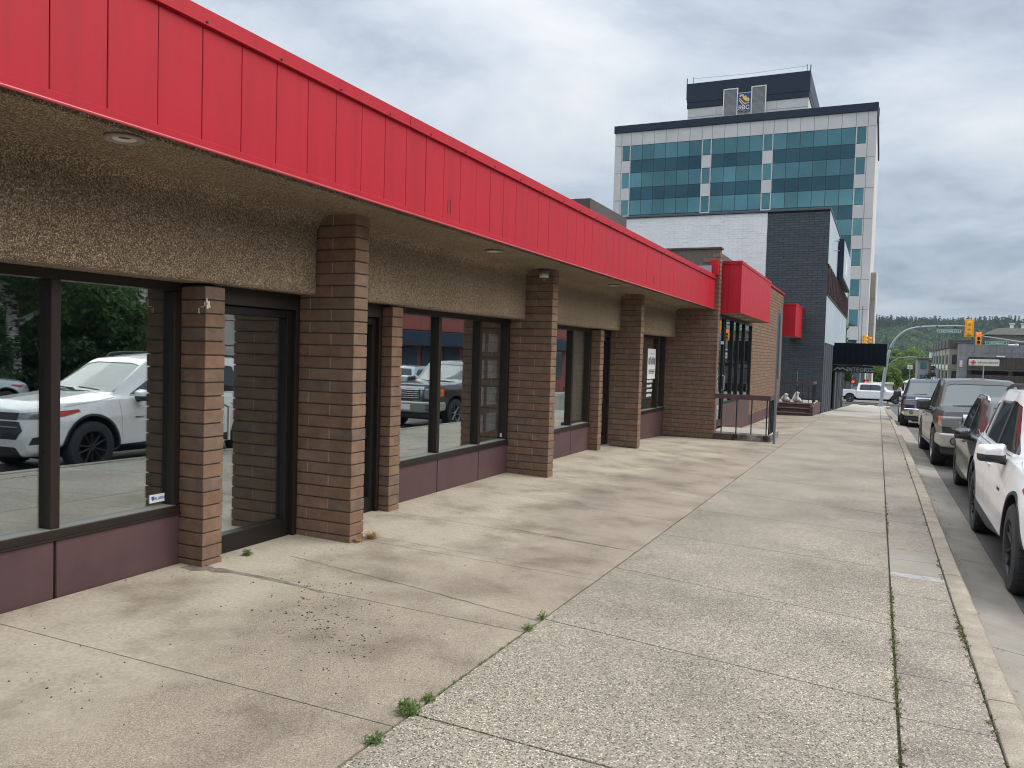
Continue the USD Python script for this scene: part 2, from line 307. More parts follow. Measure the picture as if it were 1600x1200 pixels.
# roads
single('road', sheet(lambda y: xko(y) + .44, 13.0, -60, 75, zroad, 10, 130, .3), 'asphalt', 'grey asphalt street between the parked cars and the far kerb', kind='structure', smooth=60)
zx = lambda x, y: zp(y) - .30 + 0 * x
single('road', sheet(-90, 120, 75.02, 91, zx, 20, 8, .3), 'asphalt', 'cross street at the traffic signals', kind='structure', smooth=60)
single('road', sheet(.9, 13.5, 91.02, 330, zx, 4, 40, .3), 'asphalt', 'street running downhill beyond the crossing', kind='structure', smooth=60)
gut = Thing('gutter', 'grey concrete gutter pan along the kerb', base=(.9, 8, 0), kind='structure')
gy_ = [-6, -2.5, 0.6, 3.4, 6.35, 9.3, 10.4, 13.4, 16.4, 19.5, 23, 27, 32, 38, 45, 53, 62, 73.5]
for a, b in zip(gy_[:-1], gy_[1:]): gut.part('gutter_slab', sheet(lambda y: xko(y) + .002, lambda y: xko(y) + .43, a + .006, b - .006, lambda x, y: zroad(x, y) + .004, 3, max(3, int((b - a) / 1.2)), .05), 'gutter_concrete', 60)
krb = Thing('kerb', 'worn tan concrete kerb beside the parked cars', base=(.62, 8, 0), kind='structure')
def kerb_piece(a, b):
    n = max(3, int((b - a) / .12)) if a < 14 else max(3, int((b - a) / .6)); ys = np.linspace(a, b, n + 1); secs = []
    for y in ys:
        i, o, z = xki(y), xko(y), zp(y) - .028
        j = lambda s: .010 * (meshkit.fbm(np.array([[y * 5.0, s * 7.1, .3]]), 3, 11)[0] - .5)
        secs.append([(i, y, z - .25), (i, y, z + .002 + j(1)), (i + .012, y, z + .010 + j(2)), ((i + o) / 2, y, z + .012 + j(3)), (o - .022 + j(4), y, z + .008 + j(5)), (o + .002 + 1.5 * j(6), y, z - .020 + j(7)), (o + .014 + j(8), y, z - KERB - .06)])
    k = len(secs[0]); v = np.array(secs).reshape(-1, 3); f = []
    for r in range(n):
        for c in range(k - 1):
            q = r * k + c; f += [[q, q + 1, q + k + 1], [q, q + k + 1, q + k]]
    for e, s in ((0, 1), (n * k, -1)):
        for c in range(1, k - 1): f.append([e, e + c, e + c + 1][::s])
    return trimesh.Trimesh(v, np.array(f), process=False)
ky = [-6, -2, 1.3, 4.75, 7.6, 10.6, 13.7, 16.8, 20, 24, 28, 32, 37, 43, 50, 58, 66, 73.2]
for a, b in zip(ky[:-1], ky[1:]): krb.part('kerb_stone', kerb_piece(a + .005, b - .005), 'kerb_concrete', 40)
# pavements laid as slabs over a dark joint bed
single('joint_bed', sheet(-4.72, lambda y: xki(y) - .001, -8, 74, lambda x, y: np.where(x < XJ, zapron(x, y), zwalk(x, y)) - .016, 12, 90, 0), 'joint_fill', 'soil-filled joints under the paving slabs', kind='structure')
apr = Thing('apron', 'tan concrete apron in front of the shops', base=(-3.3, 8, 0), kind='structure')
ay = [(-8, -8), (-5, -5), (-2.2, -2.2), (.4, .5), (2.96, 2.98), (4.44, 4.42), (5.80, 5.78), (6.95, 6.89), (8.72, 8.45), (10.25, 10.1), (11.9, 11.8), (13.5, 13.4), (15.3, 15.2), (17.1, 17.0), (18.85, 18.8), (21.0, 21.0), (24.0, 24), (27, 27), (30, 30), (32, 32), (33.99, 33.99)]
for (a0, a1), (b0, b1) in zip(ay[:-1], ay[1:]):
    apr.part('slab', sheet(-4.72, XJ - .007, (lambda u, a0=a0, a1=a1: a0 + (a1 - a0) * u + .004), (lambda u, b0=b0, b1=b1: b0 + (b1 - b0) * u - .004), zapron, 8, 4), 'apron_concrete', 60)
wlk = Thing('sidewalk', 'exposed aggregate public sidewalk', base=(-.9, 8, 0), kind='structure')
wy = [(-8, -8), (-4.4, -4.5), (-1.4, -1.5), (1.6, 1.5), (3.13, 3.1), (4.72, 4.46), (6.24, 5.86), (7.75, 7.6), (9.3, 9.2), (10.95, 10.5), (12.5, 12.4), (14, 14), (15.6, 15.6), (17.2, 17.2), (18.8, 18.8), (20.5, 20.5), (22.2, 22.2), (24, 24), (26, 26), (28, 28), (30, 30), (32, 32), (34, 34)]
for (a0, a1), (b0, b1) in zip(wy[:-1], wy[1:]):
    g = .004 if a0 in (4.72, 7.75) or a0 > 11 else .007
    wlk.part('slab', sheet(XJ + .007, lambda y: xr(y) - .007, (lambda u, a0=a0, a1=a1: a0 + (a1 - a0) * u + g), (lambda u, b0=b0, b1=b1: b0 + (b1 - b0) * u - g), zwalk, 6, 4), 'sidewalk_aggregate', 60)
sy = [-8, -4, -1.0, 1.0, 2.6, 3.55, 4.3, 4.95, 5.9, 6.75, 7.35, 7.52, 8.05, 8.5, 10.1, 11.8, 13.6, 15.4, 17.4, 19.4, 21.5, 23.6, 26, 28.5, 31, 34]
for a, b in zip(sy[:-1], sy[1:]):
    m_ = 'patch_concrete' if a == 7.35 else 'kerbside_smooth' if a in (7.52, 8.05) else 'kerbside_aggregate'
    wlk.part('kerbside_slab', sheet(lambda y: xr(y) + .008, lambda y: xki(y) - .012, a + .004, b - .004, lambda x, y: zwalk(x, y) - .004, 3, 3), m_, 60)
fy = [34, 36.5, 39, 41.5, 44, 47, 50, 53, 56.5, 60, 64, 68, 73.4]
for a, b in zip(fy[:-1], fy[1:]):
    wlk.part('smooth_slab', sheet(-2.16, lambda y: xr(y) - .008, a + .006, b - .006, zwalk, 4, 3), 'smooth_concrete', 60)
    wlk.part('smooth_slab', sheet(lambda y: xr(y) + .008, lambda y: xki(y) - .008, a + .006, b - .006, zwalk, 2, 3), 'smooth_concrete', 60)
# hairline cracks and the dark line where the walk meets the apron
def crack(pts, w, zf, name='crack', seed=0):
    r = np.random.default_rng(seed); p = np.array(pts, float); d = np.hypot(*np.diff(p, axis=0).T); s = np.concatenate([[0], np.cumsum(d)])
    u = np.linspace(0, s[-1], max(4, int(s[-1] / .04))); x = np.interp(u, s, p[:, 0]); y = np.interp(u, s, p[:, 1])
    x = x + r.normal(0, .0035, len(u)); y = y + r.normal(0, .0045, len(u)); ww = w * (.45 + .9 * meshkit.noise(np.stack([u * 9, 0 * u + seed, 0 * u], -1), 2))
    v = []; f = []
    for k in range(len(u)):
        for sgn in (-1, 1): v.append((x[k], y[k] + sgn * ww[k] / 2, zf(np.array([x[k]]), np.array([y[k]]))[0] + .0018))
        if k: a = 2 * k; f += [[a - 2, a, a + 1], [a - 2, a + 1, a - 1]]
    return trimesh.Trimesh(np.array(v), np.array(f)[:, ::-1], process=False)
for k, (pts, w_) in enumerate([([(-4.2, 5.03), (-3, 4.86), (XJ - .02, 4.66)], .005), ([(-4.0, 5.95), (-2.9, 5.93), (XJ - .1, 5.9)], .004), ([(-4.3, 7.4), (-3.2, 7.25), (-2.0, 7.2)], .004), ([(-3.2, 7.0), (-2.9, 6.97), (-2.05, 6.88)], .011),
                              ([(-4.4, 9.4), (-3.2, 9.2), (-2.0, 9.1)], .005), ([(-3.6, 12.6), (-2.0, 12.5)], .005), ([(-4.2, 14.4), (-2.2, 14.2)], .005)]):
    apr.part('crack', crack(pts, w_, zapron, seed=k), 'crack')

# ------------------------------------------------------------------ the red-fascia shop
YW = 18.9                                     # near face of the wing wall that ends it
shop = Thing('brick_shop', 'long low brown brick shop row with red metal fascia and pebbled header', 'building', (-4.8, 8, 0))
_bi = [0]
def tone():
    return f'brick_tone_{rnd.choices(range(7), [5, 4, 4, 2, 3, 2, 2])[0]}'
CH = .1016
def brick(th, parent, x0, x1, y0, y1, z0, m=None):
    j = lambda: rnd.uniform(-.0022, .0022)
    th.part('brick', cbx(x0 + (j() if x0 > -4.7 else 0), x1 + j(), y0 + j(), y1 + j(), z0, z0 + CH - .0095, .004), m or tone(), parent=parent)
def pier(y0, y1, x1, ztop, cuts, name):
    """Courses of through-bricks; cuts: where the vertical joint falls in alternate courses (None: one brick a course)."""
    x0 = -4.78; n = int(round(ztop / CH)); mort = []
    p = shop.part(name, bx(x0, x1 - .016, y0 + .014, y1 - .014, -.05, n * CH), 'joint_mortar')
    for k in range(n):
        z = k * CH + .004
        c = cuts[k % 2] if cuts else None
        if c is None: brick(shop, p, x0, x1, y0, y1, z)
        else:
            brick(shop, p, x0, x1 - c - .009, y0, y1, z); brick(shop, p, x1 - c, x1, y0, y1, z)
            mort.append(bx(x1 - c - .010, x1 - c + .001, y0 + .004, y1 - .004, z, z + CH - .011))
    if mort: shop.part('mortar', cat(mort), 'light_mortar', parent=p, kind='stuff')
BIG = dict(x1=-4.05, ztop=2.83, cuts=(.46, .235)); NAR = dict(x1=-4.50, ztop=2.15, cuts=None)
pier(4.425, 4.62, name='brick_pier', **NAR); pier(5.625, 5.82, name='brick_pier', **BIG)
pier(6.90, 7.095, name='brick_pier', **NAR); pier(10.10, 10.295, name='brick_pier', **BIG)
pier(13.54, 13.735, name='brick_pier', **NAR); pier(14.50, 14.695, name='brick_pier', **BIG)
pier(1.15, 1.345, name='brick_pier', **BIG)
shop.part('bird_dropping', cat([cbx(-4.4995, -4.4965, a, a + w_, z, z + h_, .001) for a, w_, z, h_ in ((4.432, .018, 1.965, .03), (4.440, .022, 1.985, .035), (4.428, .012, 2.01, .03), (4.45, .02, 1.975, .012))] + [cbx(a, a + w_, 4.4215, 4.4245, z, z + h_, .001) for a, w_, z, h_ in ((-4.515, .012, 1.985, .03), (-4.545, .03, 1.975, .008), (-4.57, .012, 1.93, .04))]), 'off_white', label='white bird dropping on the narrow pier')  # bird dropping, thin white splotches on two faces of the pier
# pebbled headers, soffit, roof
for a, b in ((-2.5, 1.15), (1.345, 5.625), (5.82, 10.10), (10.295, 14.5), (14.695, YW)):
    shop.part('header', cbx(-4.76, -4.44, a + .002, b - .002, 2.155, 2.829, .02), 'stucco')
shop.part('soffit', bx(-4.78, -3.69, -2.5, YW - .002, 2.83, 2.95), 'stucco')
shop.part('soffit_reveal', bx(-3.69, -3.602, -2.5, YW - .002, 2.852, 2.95), 'black')
_cv = [(-4.441, 2.8295), (-4.441, 2.72)] + [(-4.44 + .11 * (1 - math.cos(a)), 2.72 + .11 * math.sin(a)) for a in np.linspace(.05, math.pi / 2, 9)]
for a, b in ((-2.5, 1.15), (1.345, 5.625), (5.82, 10.10), (10.295, 14.5), (14.695, YW)): shop.part('cove', extr(_cv, b - a - .004, 'xz', a + .002), 'stucco', 40)
shop.part('roof', bx(-14, -3.60, -2.6, YW - .004, 2.952, 3.50), 'brown_metal')
# fascia: pans 307 mm wide between a bottom trim and a coping
PW = .307
k = 0; y = -2.38
while y < YW - .02:
    y1 = min(y + PW, YW - .004); dz = rnd.uniform(-.0012, .0012)
    shop.part('fascia_panel', cbx(-3.60, -3.558 + dz, y + .0024, y1 - .0024, 2.865, 3.53, .002), 'red_metal'); y += PW; k += 1
shop.part('fascia_backing', bx(-3.605, -3.572, -2.38, YW - .003, 2.86, 3.54), 'red_metal')
shop.part('bottom_trim', cbx(-3.60, -3.545, -2.4, YW - .003, 2.824, 2.866, .003), 'red_metal')
shop.part('lip_highlight', tube([(-3.548, -2.4, 2.820), (-3.548, 8, 2.820), (-3.548, YW - .003, 2.820)], .0085, 12), 'highlight_red', True)  # sky highlight on the lip, put in as a lighter red tube
y = -2.4
for y1 in (-1.0, 2.0, 5.62, 9.1, 12.6, 16.1, YW - .003):
    shop.part('coping', cat([cbx(-3.75, -3.536, y + .003, y1 - .003, 3.508, 3.598, .004), cbx(-3.56, -3.529, y + .003, y1 - .003, 3.502, 3.513, .002)]), 'red_metal'); y = y1
for yy in np.arange(-1.5, 18, .62): shop.part('coping_screw', cyl((-3.531, yy, 3.522), .008, .006, 'x', 6), 'black')
for yy, zz in ((6.3, 2.93), (13.4, 2.93)): shop.part('vent_mark', cat([bx(-3.558, -3.5545, yy, yy + .006, zz, zz + .12), bx(-3.558, -3.5545, yy + .05, yy + .056, zz, zz + .12)]), 'dark_maroon')
plain('ledge_grey', (.17, .175, .165), .6)
# windows, doors, sill panels
XG = -4.80
def window_bay(y0, y1, mulls, z0=.43, z1=2.155, dx=0.0, tag=None):
    """Bronze frame, panes, sill and maroon panels below."""
    fr = cbx((XG + dx) - .05, -4.735 + dx, y0, y1, z1 - .065, z1, .003)
    edges = [y0] + list(mulls) + [y1]
    p = shop.part('window_frame', fr, 'bronze_frame', label=tag)
    shop.part('bottom_rail', cbx((XG + dx) - .05, -4.728 + dx, y0, y1, z0 + .012, z0 + .066, .003), 'bronze_frame', parent=p)
    shop.part('glazing_ledge', cbx((XG + dx) - .03, -4.742 + dx, y0 + .03, y1 - .03, z0 + .064, z0 + .076, .003), 'ledge_grey', parent=p)
    for m in [y0 + .03, *mulls, y1 - .03]:
        shop.part('mullion', cbx((XG + dx) - .05, -4.738 + dx, m - .034, m + .034, z0 + .073, z1 - .063, .004), 'bronze_frame', parent=p)
    for a, b in zip(edges[:-1], edges[1:]):
        a_, b_ = a + (.06 if a == y0 else .033), b - (.06 if b == y1 else .033)
        shop.part('pane', bx((XG + dx) - .004, (XG + dx) + .004, a_, b_, z0 + .07, z1 - .06), 'shop_glass', parent=p)
    shop.part('window_sill', cbx((XG + dx) - .05, -4.715 + dx, y0, y1, z0 + .001, z0 + .014, .002), 'bronze_frame')
    for a, b in zip(edges[:-1], edges[1:]):
        g = 0 if a == y0 else .008; h = 0 if b == y1 else .008
        shop.part('sill_panel', cbx(-4.80 + dx, -4.735 + dx, a + g, b - h, -.35, z0, .006), 'maroon_paint')
    shop.part('sill_panel_backing', bx(-4.84 + dx, -4.775 + dx, y0, y1, -.35, z0 - .01), 'dark_maroon')
window_bay(1.345, 4.425, [2.36, 3.425]); window_bay(7.095, 10.10, [8.17, 9.23], dx=.07); window_bay(10.295, 13.54, [11.45, 12.62], dx=.07); window_bay(14.695, YW, [16.75, 18.27], dx=.07)
window_bay(-2.5, 1.15, [-.8])
def door(y0, y1, dx=.085):
    z1 = 2.155
    p = shop.part('door', cat([cbx((XG + dx) - .03, -4.745 + dx, y0 + .055, y0 + .115, .03, z1 - .14, .004), cbx((XG + dx) - .03, -4.745 + dx, y1 - .115, y1 - .055, .03, z1 - .14, .004),
                               cbx((XG + dx) - .03, -4.745 + dx, y0 + .115, y1 - .115, .03, .20, .004), cbx((XG + dx) - .03, -4.745 + dx, y0 + .115, y1 - .115, z1 - .21, z1 - .14, .004)]), 'dark_frame')
    shop.part('pane', bx((XG + dx) - .004, (XG + dx) + .004, y0 + .11, y1 - .11, .19, z1 - .2), 'shop_glass', parent=p)
    shop.part('handle', tube([(-4.74 + dx, y0 + .15, .95), (-4.68 + dx, y0 + .15, .97), (-4.68 + dx, y0 + .15, 1.22), (-4.74 + dx, y0 + .15, 1.24)], .012), 'aluminium', parent=p)
    shop.part('door_frame', cat([cbx((XG + dx) - .05, -4.705 + dx, y0, y0 + .052, .0, z1, .003), cbx((XG + dx) - .05, -4.705 + dx, y1 - .052, y1, .0, z1, .003), cbx((XG + dx) - .05, -4.705 + dx, y0 + .05, y1 - .05, z1 - .137, z1, .003)]), 'bronze_frame')
    shop.part('threshold', cbx((XG + dx) - .05, -4.68 + dx, y0, y1, -.01, .026, .004), 'aluminium')
door(4.62, 5.625); door(5.82, 6.90); door(13.735, 14.50)
# the room behind the glass
shop.part('interior_wall', cat([bx(-10.1, -10.0, -2.5, YW, -.4, 2.94), bx(-10, -4.9, -2.6, -2.5, -.4, 2.94), bx(-10, -4.86, 10.18, 10.24, -.1, 2.94), bx(-10, -4.86, 5.70, 5.74, -.1, 2.94), bx(-10, -4.86, 14.58, 14.62, -.1, 2.94), bx(-10, -4.86, YW - .08, YW - .02, -.4, 2.94)]), 'interior')
shop.part('interior_floor', bx(-10, -4.82, -2.5, YW, -.12, -.06), 'interior')
# recessed lights
for yy, xx in ((3.15, -3.81), (8.06, -3.95), (12.48, -3.95), (16.9, -3.95)):
    p = shop.part('soffit_light', rev([(.066, .0), (.098, -.002), (.104, -.012), (.098, -.022), (.080, -.020), (.066, -.004), (.066, .0)], 32, c=(xx, yy, 2.829)), 'light_mortar', 40)
    shop.part('lamp_can', rev([(.0, -.001), (.036, -.001), (.036, -.003), (.064, -.014), (.060, -.016), (.034, -.006), (.0, -.004)], 24, c=(xx, yy, 2.829)), 'cream_blind', parent=p); shop.part('hollow_shade', rev([(0, -.0045), (.033, -.0065), (.0, -.0075)], 20, c=(xx, yy, 2.829)), 'brown_metal', parent=p)  # brown disc paints in the shaded hollow of the can
# ------------------------------------------------------------------ things in and on the first shop
t = Thing('security_camera', 'white dome security camera under the soffit on the second large brick pier', 'camera', (-4.1, 10.1, 2.75))
t.part('mount', rev([(0, .0), (.075, .0), (.078, -.05), (.06, -.06), (0, -.06)], 20, c=(-4.16, 10.03, 2.828)), 'grey_print', True)
t.part('housing', rev([(0, 0), (.062, 0), (.064, -.04), (.055, -.055), (0, -.055)], 20, c=(-4.16, 10.03, 2.768)), 'white_plastic', True)
t.part('dome', trimesh.creation.icosphere(2, .04).apply_translation((-4.16, 10.03, 2.712)), 'grey_print', True)
t = Thing('window_sticker', 'small white alarm sticker with blue print in the lower corner of the nearest window', 'sticker', (-4.78, 4.2, .55))
t.part('backing', cbx(-4.794, -4.791, 4.20, 4.335, .535, .595, .001), 'white_plastic')
t.part('print', cat([extr([(4.215, .582), (4.243, .582), (4.241, .562), (4.229, .548), (4.217, .562)], .0012, 'yz', -4.7909), text_on('ALARM', .02, '+x', (-4.7909, 4.288, .565), depth=.0012)]), 'blue_print')
t = Thing('window_sticker', 'small pale sticker in the lower corner of the three-pane window', 'sticker', (-4.78, 10, .55))
t.part('backing', cbx(-4.724, -4.721, 9.99, 10.06, .535, .585, .001), 'pale_paper'); t.part('print', cat([bx(-4.721, -4.720, 9.995, 10.055, .55 + .012 * k, .556 + .012 * k) for k in range(3)]), 'blue_print')
# sheets of paper hung behind the third pane
for r_ in range(4):
    for c_ in range(2):
        z0 = .62 + r_ * .36; y0 = 9.33 + c_ * .40
        single('paper_sheet', cbx(-4.815, -4.811, y0, y0 + .29, z0, z0 + .245, .001), 'pale_paper', f'white sheet hung behind the third pane, {["bottom", "second", "third", "top"][r_]} row {["left", "right"][c_]} of the grid', 'paper', 'paper sheets behind the window')
# blinds and a box in the next bay
t = Thing('vertical_blind', 'cream vertical blind hanging behind the window with the cardboard', 'blind', (-5.0, 13, .5))
for k in range(9):
    y0 = 12.70 + k * .085
    t.part('slat', extr([(-4.83, y0), (-4.795, y0 + .075), (-4.792, y0 + .074), (-4.827, y0 - .001)], 1.55, 'xy', .54), 'cream_blind')
t.part('head_rail', cbx(-4.91, -4.86, 12.66, 13.5, 2.09, 2.13), 'off_white')
single('cardboard_sheet', cbx(-4.88, -4.85, 11.6, 12.52, .50, 1.02, .003), 'cardboard', 'tan cardboard sheet leaning inside the window beside the cream blind', 'cardboard')
t = Thing('window_poster', 'white printed poster in the last shop window before the wing wall', 'poster', (-4.79, 17.8, 1.4))
t.part('backing', cbx(-4.724, -4.720, 17.55, 18.22, 1.18, 1.86, .001), 'pale_paper')
q = [bx(-4.7205, -4.7185, 17.62 + rnd.random() * .06, 18.12 + rnd.random() * .06, z, z + .022) for z in (1.30, 1.335, 1.37)] + [bx(-4.7205, -4.7185, 17.6 + .075 * k, 17.655 + .075 * k, 1.52 - .03 * (k % 2), 1.64 + .02 * (k % 3)) for k in range(8)] + [bx(-4.7205, -4.7185, 17.7, 18.1, 1.74, 1.75)]
t.part('print', cat(q), 'grey_print')
t = Thing('window_lettering', 'four lines of white lettering on the glass below the white poster', 'lettering', (-4.79, 17.8, 1.0))
for k in range(4): t.part('text_line', cat([bx(-4.7245, -4.7215, 17.55 + .06 * j, 17.55 + .06 * j + rnd.uniform(.03, .052), 1.10 - .105 * k, 1.10 - .105 * k + rnd.uniform(.045, .065)) for j in range(8 - k % 2)]), 'pale_paper')

# ------------------------------------------------------------------ the corner shop beyond the wing wall
XF = -3.56
cs = Thing('corner_shop', 'taller brown brick shop with red box canopies and a railed landing', 'building', (-3.6, 26, -.3))
nb = [0]; rest = []; mort = []
def laid(th, par, x0, x1, y0, y1, z, m=None):
    if nb[0] < 292: brick(th, par, x0, x1, y0, y1, z, m); nb[0] += 1
    else: rest.append(cbx(x0, x1 + rnd.uniform(-.002, .002), y0, y1, z, z + CH - .0095, .004))
wing = cs.part('wing_wall', bx(-4.78, -3.475, YW + .014, YW + .235, -.4, 4.2), 'joint_mortar')
BL = .395
for k in range(43):
    z = -.16 + k * CH
    if z + CH > 4.205: break
    x = -3.46; first = (.395, .19)[k % 2]; i = 0
    while x > -4.72:
        w_ = first if i == 0 else BL; a = max(x - w_ + .009, -4.78)
        if i == 0 or z < 2.9: laid(cs, wing, a, x, YW, YW + (.25 if i == 0 else .1), z)
        if i and z < 2.9: mort.append(bx(x - .001, x + .010, YW + .004, YW + .1, z, z + CH - .011))
        x -= w_; i += 1
cs.part('mortar', cat(mort), 'light_mortar', parent=wing, kind='stuff')
cs.part('wing_base', cbx(-4.76, -3.452, YW - .008, YW + .26, -.45, -.155, .006), 'dark_maroon')
# parapet above the roof: brown sheet metal
cs.part('parapet', cat([bx(-9.0, -3.66, YW + .05, YW + .2, 3.50, 4.165)]), 'brown_metal')
cs.part('parapet_cap', cat([cbx(-9.0, -3.44, YW - .01, YW + .265, 4.205, 4.25, .005), ]), 'brown_metal')
cs.part('roof_edge_block', bx(-4.35, -3.62, YW - .25, YW - .01, 3.50, 3.80), 'galvanised')
cs.part('roof_flashing', bx(-3.66, -3.48, YW - .15, YW - .012, 3.60, 3.93), 'red_metal')
# facade wall beside the shop window
FY0, FY1 = 24.96, 33.0
fw = cs.part('facade_wall', bx(-4.0, XF - .016, FY0 - .02, FY1 - .015, -.6, 4.2), 'joint_mortar')
face = []; 
for k in range(48):
    z = -.52 + k * CH
    if z + CH > 4.2: break
    y = FY0 + (0 if k % 2 else -BL / 2)
    while y < FY1 - .01:
        a, b = max(y, FY0), min(y + BL - .009, FY1)
        if b - a > .02: face.append((z, a, b))
        y += BL
face.sort(key=lambda s: (abs(s[0] - 1.4) + .5 * (s[1] - FY0)))
groups = {i: [] for i in range(7)}
for z, a, b in face:
    j = rnd.uniform(-.003, .003); groups[rnd.choices(range(7), [5, 4, 4, 2, 3, 2, 2])[0]].append(cbx(-3.7, XF + j, a, b, z, z + CH - .0095, .004))
for i, g in groups.items(): cs.part('facade_bricks', cat(g), f'brick_tone_{i}', parent=fw, kind='stuff')
cs.part('wall_base', cbx(-3.7, XF + .012, FY0, FY1, -.75, -.02, .006), 'maroon_paint')
cs.part('facade_coping', cbx(-4.1, XF + .04, 24.6, FY1 + .03, 4.20, 4.27, .005), 'red_metal')
cs.part('return_wall', bx(-12, -3.6, FY1 - .3, FY1 - .02, -.6, 4.19), 'brick_tone_2')
cs.part('roof', bx(-12, -3.62, YW + .27, FY1 - .31, 3.9, 4.0), 'brown_metal')
cs.part('roof_screen', cat([bx(-9.1, -9.0, 25.5, 29.7, 3.9, 6.86), bx(-12, -9.1, 25.5, 25.6, 3.9, 6.86)]), 'brown_metal')
cs.part('upper_wall', bx(-3.9, XF - .02, YW + .25, FY0 - .02, 2.74, 4.2), 'brown_metal')
# door, sidelight and shop windows
dz0 = -.0
dp = cs.part('door', cat([cbx(-3.62, XF, a, b, dz0, 2.74, .003) for a, b in ((19.17, 19.25), (20.28, 20.42))] + [cbx(-3.62, XF, 19.25, 20.28, c, d, .003) for c, d in ((.02, .18), (2.02, 2.10), (2.66, 2.74))]), 'dark_frame')
cs.part('pane', bx(-3.60, -3.592, 19.25, 20.28, .18, 2.66), 'shop_glass', parent=dp)
cs.part('handle', tube([(-3.55, 20.2, .9), (-3.50, 20.2, .92), (-3.50, 20.2, 1.25), (-3.55, 20.2, 1.27)], .014), 'aluminium', parent=dp)
cs.part('closer', cbx(-3.56, -3.50, 19.6, 20.0, 2.03, 2.10), 'galvanised', parent=dp)
cs.part('door_sign', cat([cbx(-3.592, -3.588, 19.55, 19.85, .95, 1.35, .001)]), 'pale_paper', parent=dp)
cs.part('door_badge', cyl((-3.588, 19.7, 1.75), .10, .004, 'x', 20), 'white_plastic', parent=dp)
wf = cs.part('window_frame', cbx(-3.62, XF, 20.42, FY0, 2.66, 2.74, .003), 'dark_frame')
cs.part('bottom_rail', cbx(-3.62, XF, 20.42, FY0, .53, .60, .003), 'dark_frame', parent=wf)
my = [20.46, 21.60, 22.52, 23.56, 24.9]
for m in my: cs.part('mullion', cbx(-3.62, XF + .015, m - .045, m + .045, .58, 2.68, .004), 'dark_frame', parent=wf)
for a, b in zip(my[:-1], my[1:]): cs.part('pane', bx(-3.60, -3.592, a + .04, b - .04, .60, 2.66), 'shop_glass', parent=wf)
for k, (a, b) in enumerate(zip([20.42, 21.0, 21.6, 22.2, 22.9, 23.6, 24.25], [21.0, 21.6, 22.2, 22.9, 23.6, 24.25, FY0])): cs.part('sill_panel', cbx(-3.66, XF + .004, a + .004, b - .004, -.6, .53, .005), 'maroon_paint')
cs.part('interior_wall', cat([bx(-8, -7.9, 19.2, 25, -.3, 2.9), bx(-8, -3.66, FY0 - .1, FY0 - .03, -.3, 2.9)]), 'interior')
cs.part('interior_floor', bx(-8, -3.64, 19.2, FY0 - .1, -.1, -.03), 'interior')
for n_, (a, b, c, d, m_, lab) in enumerate([(20.75, 21.3, 2.05, 2.6, 'yellow_print', 'yellow'), (21.75, 22.4, 1.85, 2.5, 'yellow_print', 'orange'), (20.85, 21.3, 1.5, 1.95, 'red_print', 'red'), (21.8, 22.3, 1.62, 1.84, 'pale_paper', 'pale'), (22.7, 23.2, 2.0, 2.15, 'white_plastic', 'white'), (20.8, 21.35, 1.12, 1.3, 'white_plastic', 'white')]):
    single('window_poster', cbx(-3.640, -3.636, a, b, c, d, .001), m_, ['yellow poster high in the first corner shop pane', 'orange poster high in the second corner shop pane', 'red poster mid height in the first corner shop pane', 'pale notice under the orange poster', 'white strip notice high in the third corner shop pane', 'white notice at chest height in the first corner shop pane'][n_], 'poster')
for n_, yy in enumerate((23.0, 24.1)):
    t = Thing('white_figurine', f'white upright display figure standing inside the {["third", "last"][n_]} corner shop pane', 'figure', (-3.85, yy, .6))
    t.part('body', rev([(0, 0), (.10, 0), (.12, .06), (.06, .22), (.09, .42), (.05, .50), (.07, .60), (.04, .68), (0, .69)], 16, c=(-3.85, yy, .6)), 'white_plastic', True)
# red box canopies
def canopy(x1, y0, y1, z0, z1, xb):
    p = cs.part('canopy', cat([bx(xb, x1 - .012, y0 + .012, y1 - .012, z0 + .05, z1 - .02)]), 'red_metal')
    n = int(round((y1 - y0) / .26)); w_ = (y1 - y0) / n
    for k in range(n): cs.part('canopy_panel', cbx(x1 - .03, x1, y0 + k * w_ + .004, y0 + (k + 1) * w_ - .004, z0 + .04, z1 - .07, .003), 'red_metal', parent=p)
    n = max(1, int(round((x1 - xb) / .22))); w_ = (x1 - xb - .03) / n
    for k in range(n): cs.part('canopy_panel', cbx(xb + k * w_ + .004, xb + (k + 1) * w_ - .004, y0, y0 + .03, z0 + .04, z1 - .07, .003), 'red_metal', parent=p)
    cs.part('canopy_trim', cat([cbx(xb, x1 + .014, y0 - .014, y1 + .014, z1 - .072, z1, .004), cbx(x1 - .03, x1 + .012, y0 - .012, y1 + .012, z0, z0 + .042, .004), cbx(xb, x1 - .03, y0 - .012, y0 + .03, z0, z0 + .042, .004), cbx(xb, x1 - .03, y1 - .03, y1 + .012, z0, z0 + .042, .004)]), 'red_metal', parent=p)
    cs.part('canopy_soffit', bx(xb, x1 - .03, y0 + .03, y1 - .03, z0 + .01, z0 + .045), 'stucco', parent=p)
canopy(-3.02, 19.21, 24.62, 2.75, 3.96, XF - .01)
for yy in (20.6, 22.3): cs.part('soffit_light', rev([(0, -.004), (.07, -.004), (.09, -.012), (.085, 0), (0, 0)], 20, c=(-3.29, yy, 2.759)), 'off_white')
canopy(-3.09, 33.02, 35.95, 2.60, 3.89, -3.58)
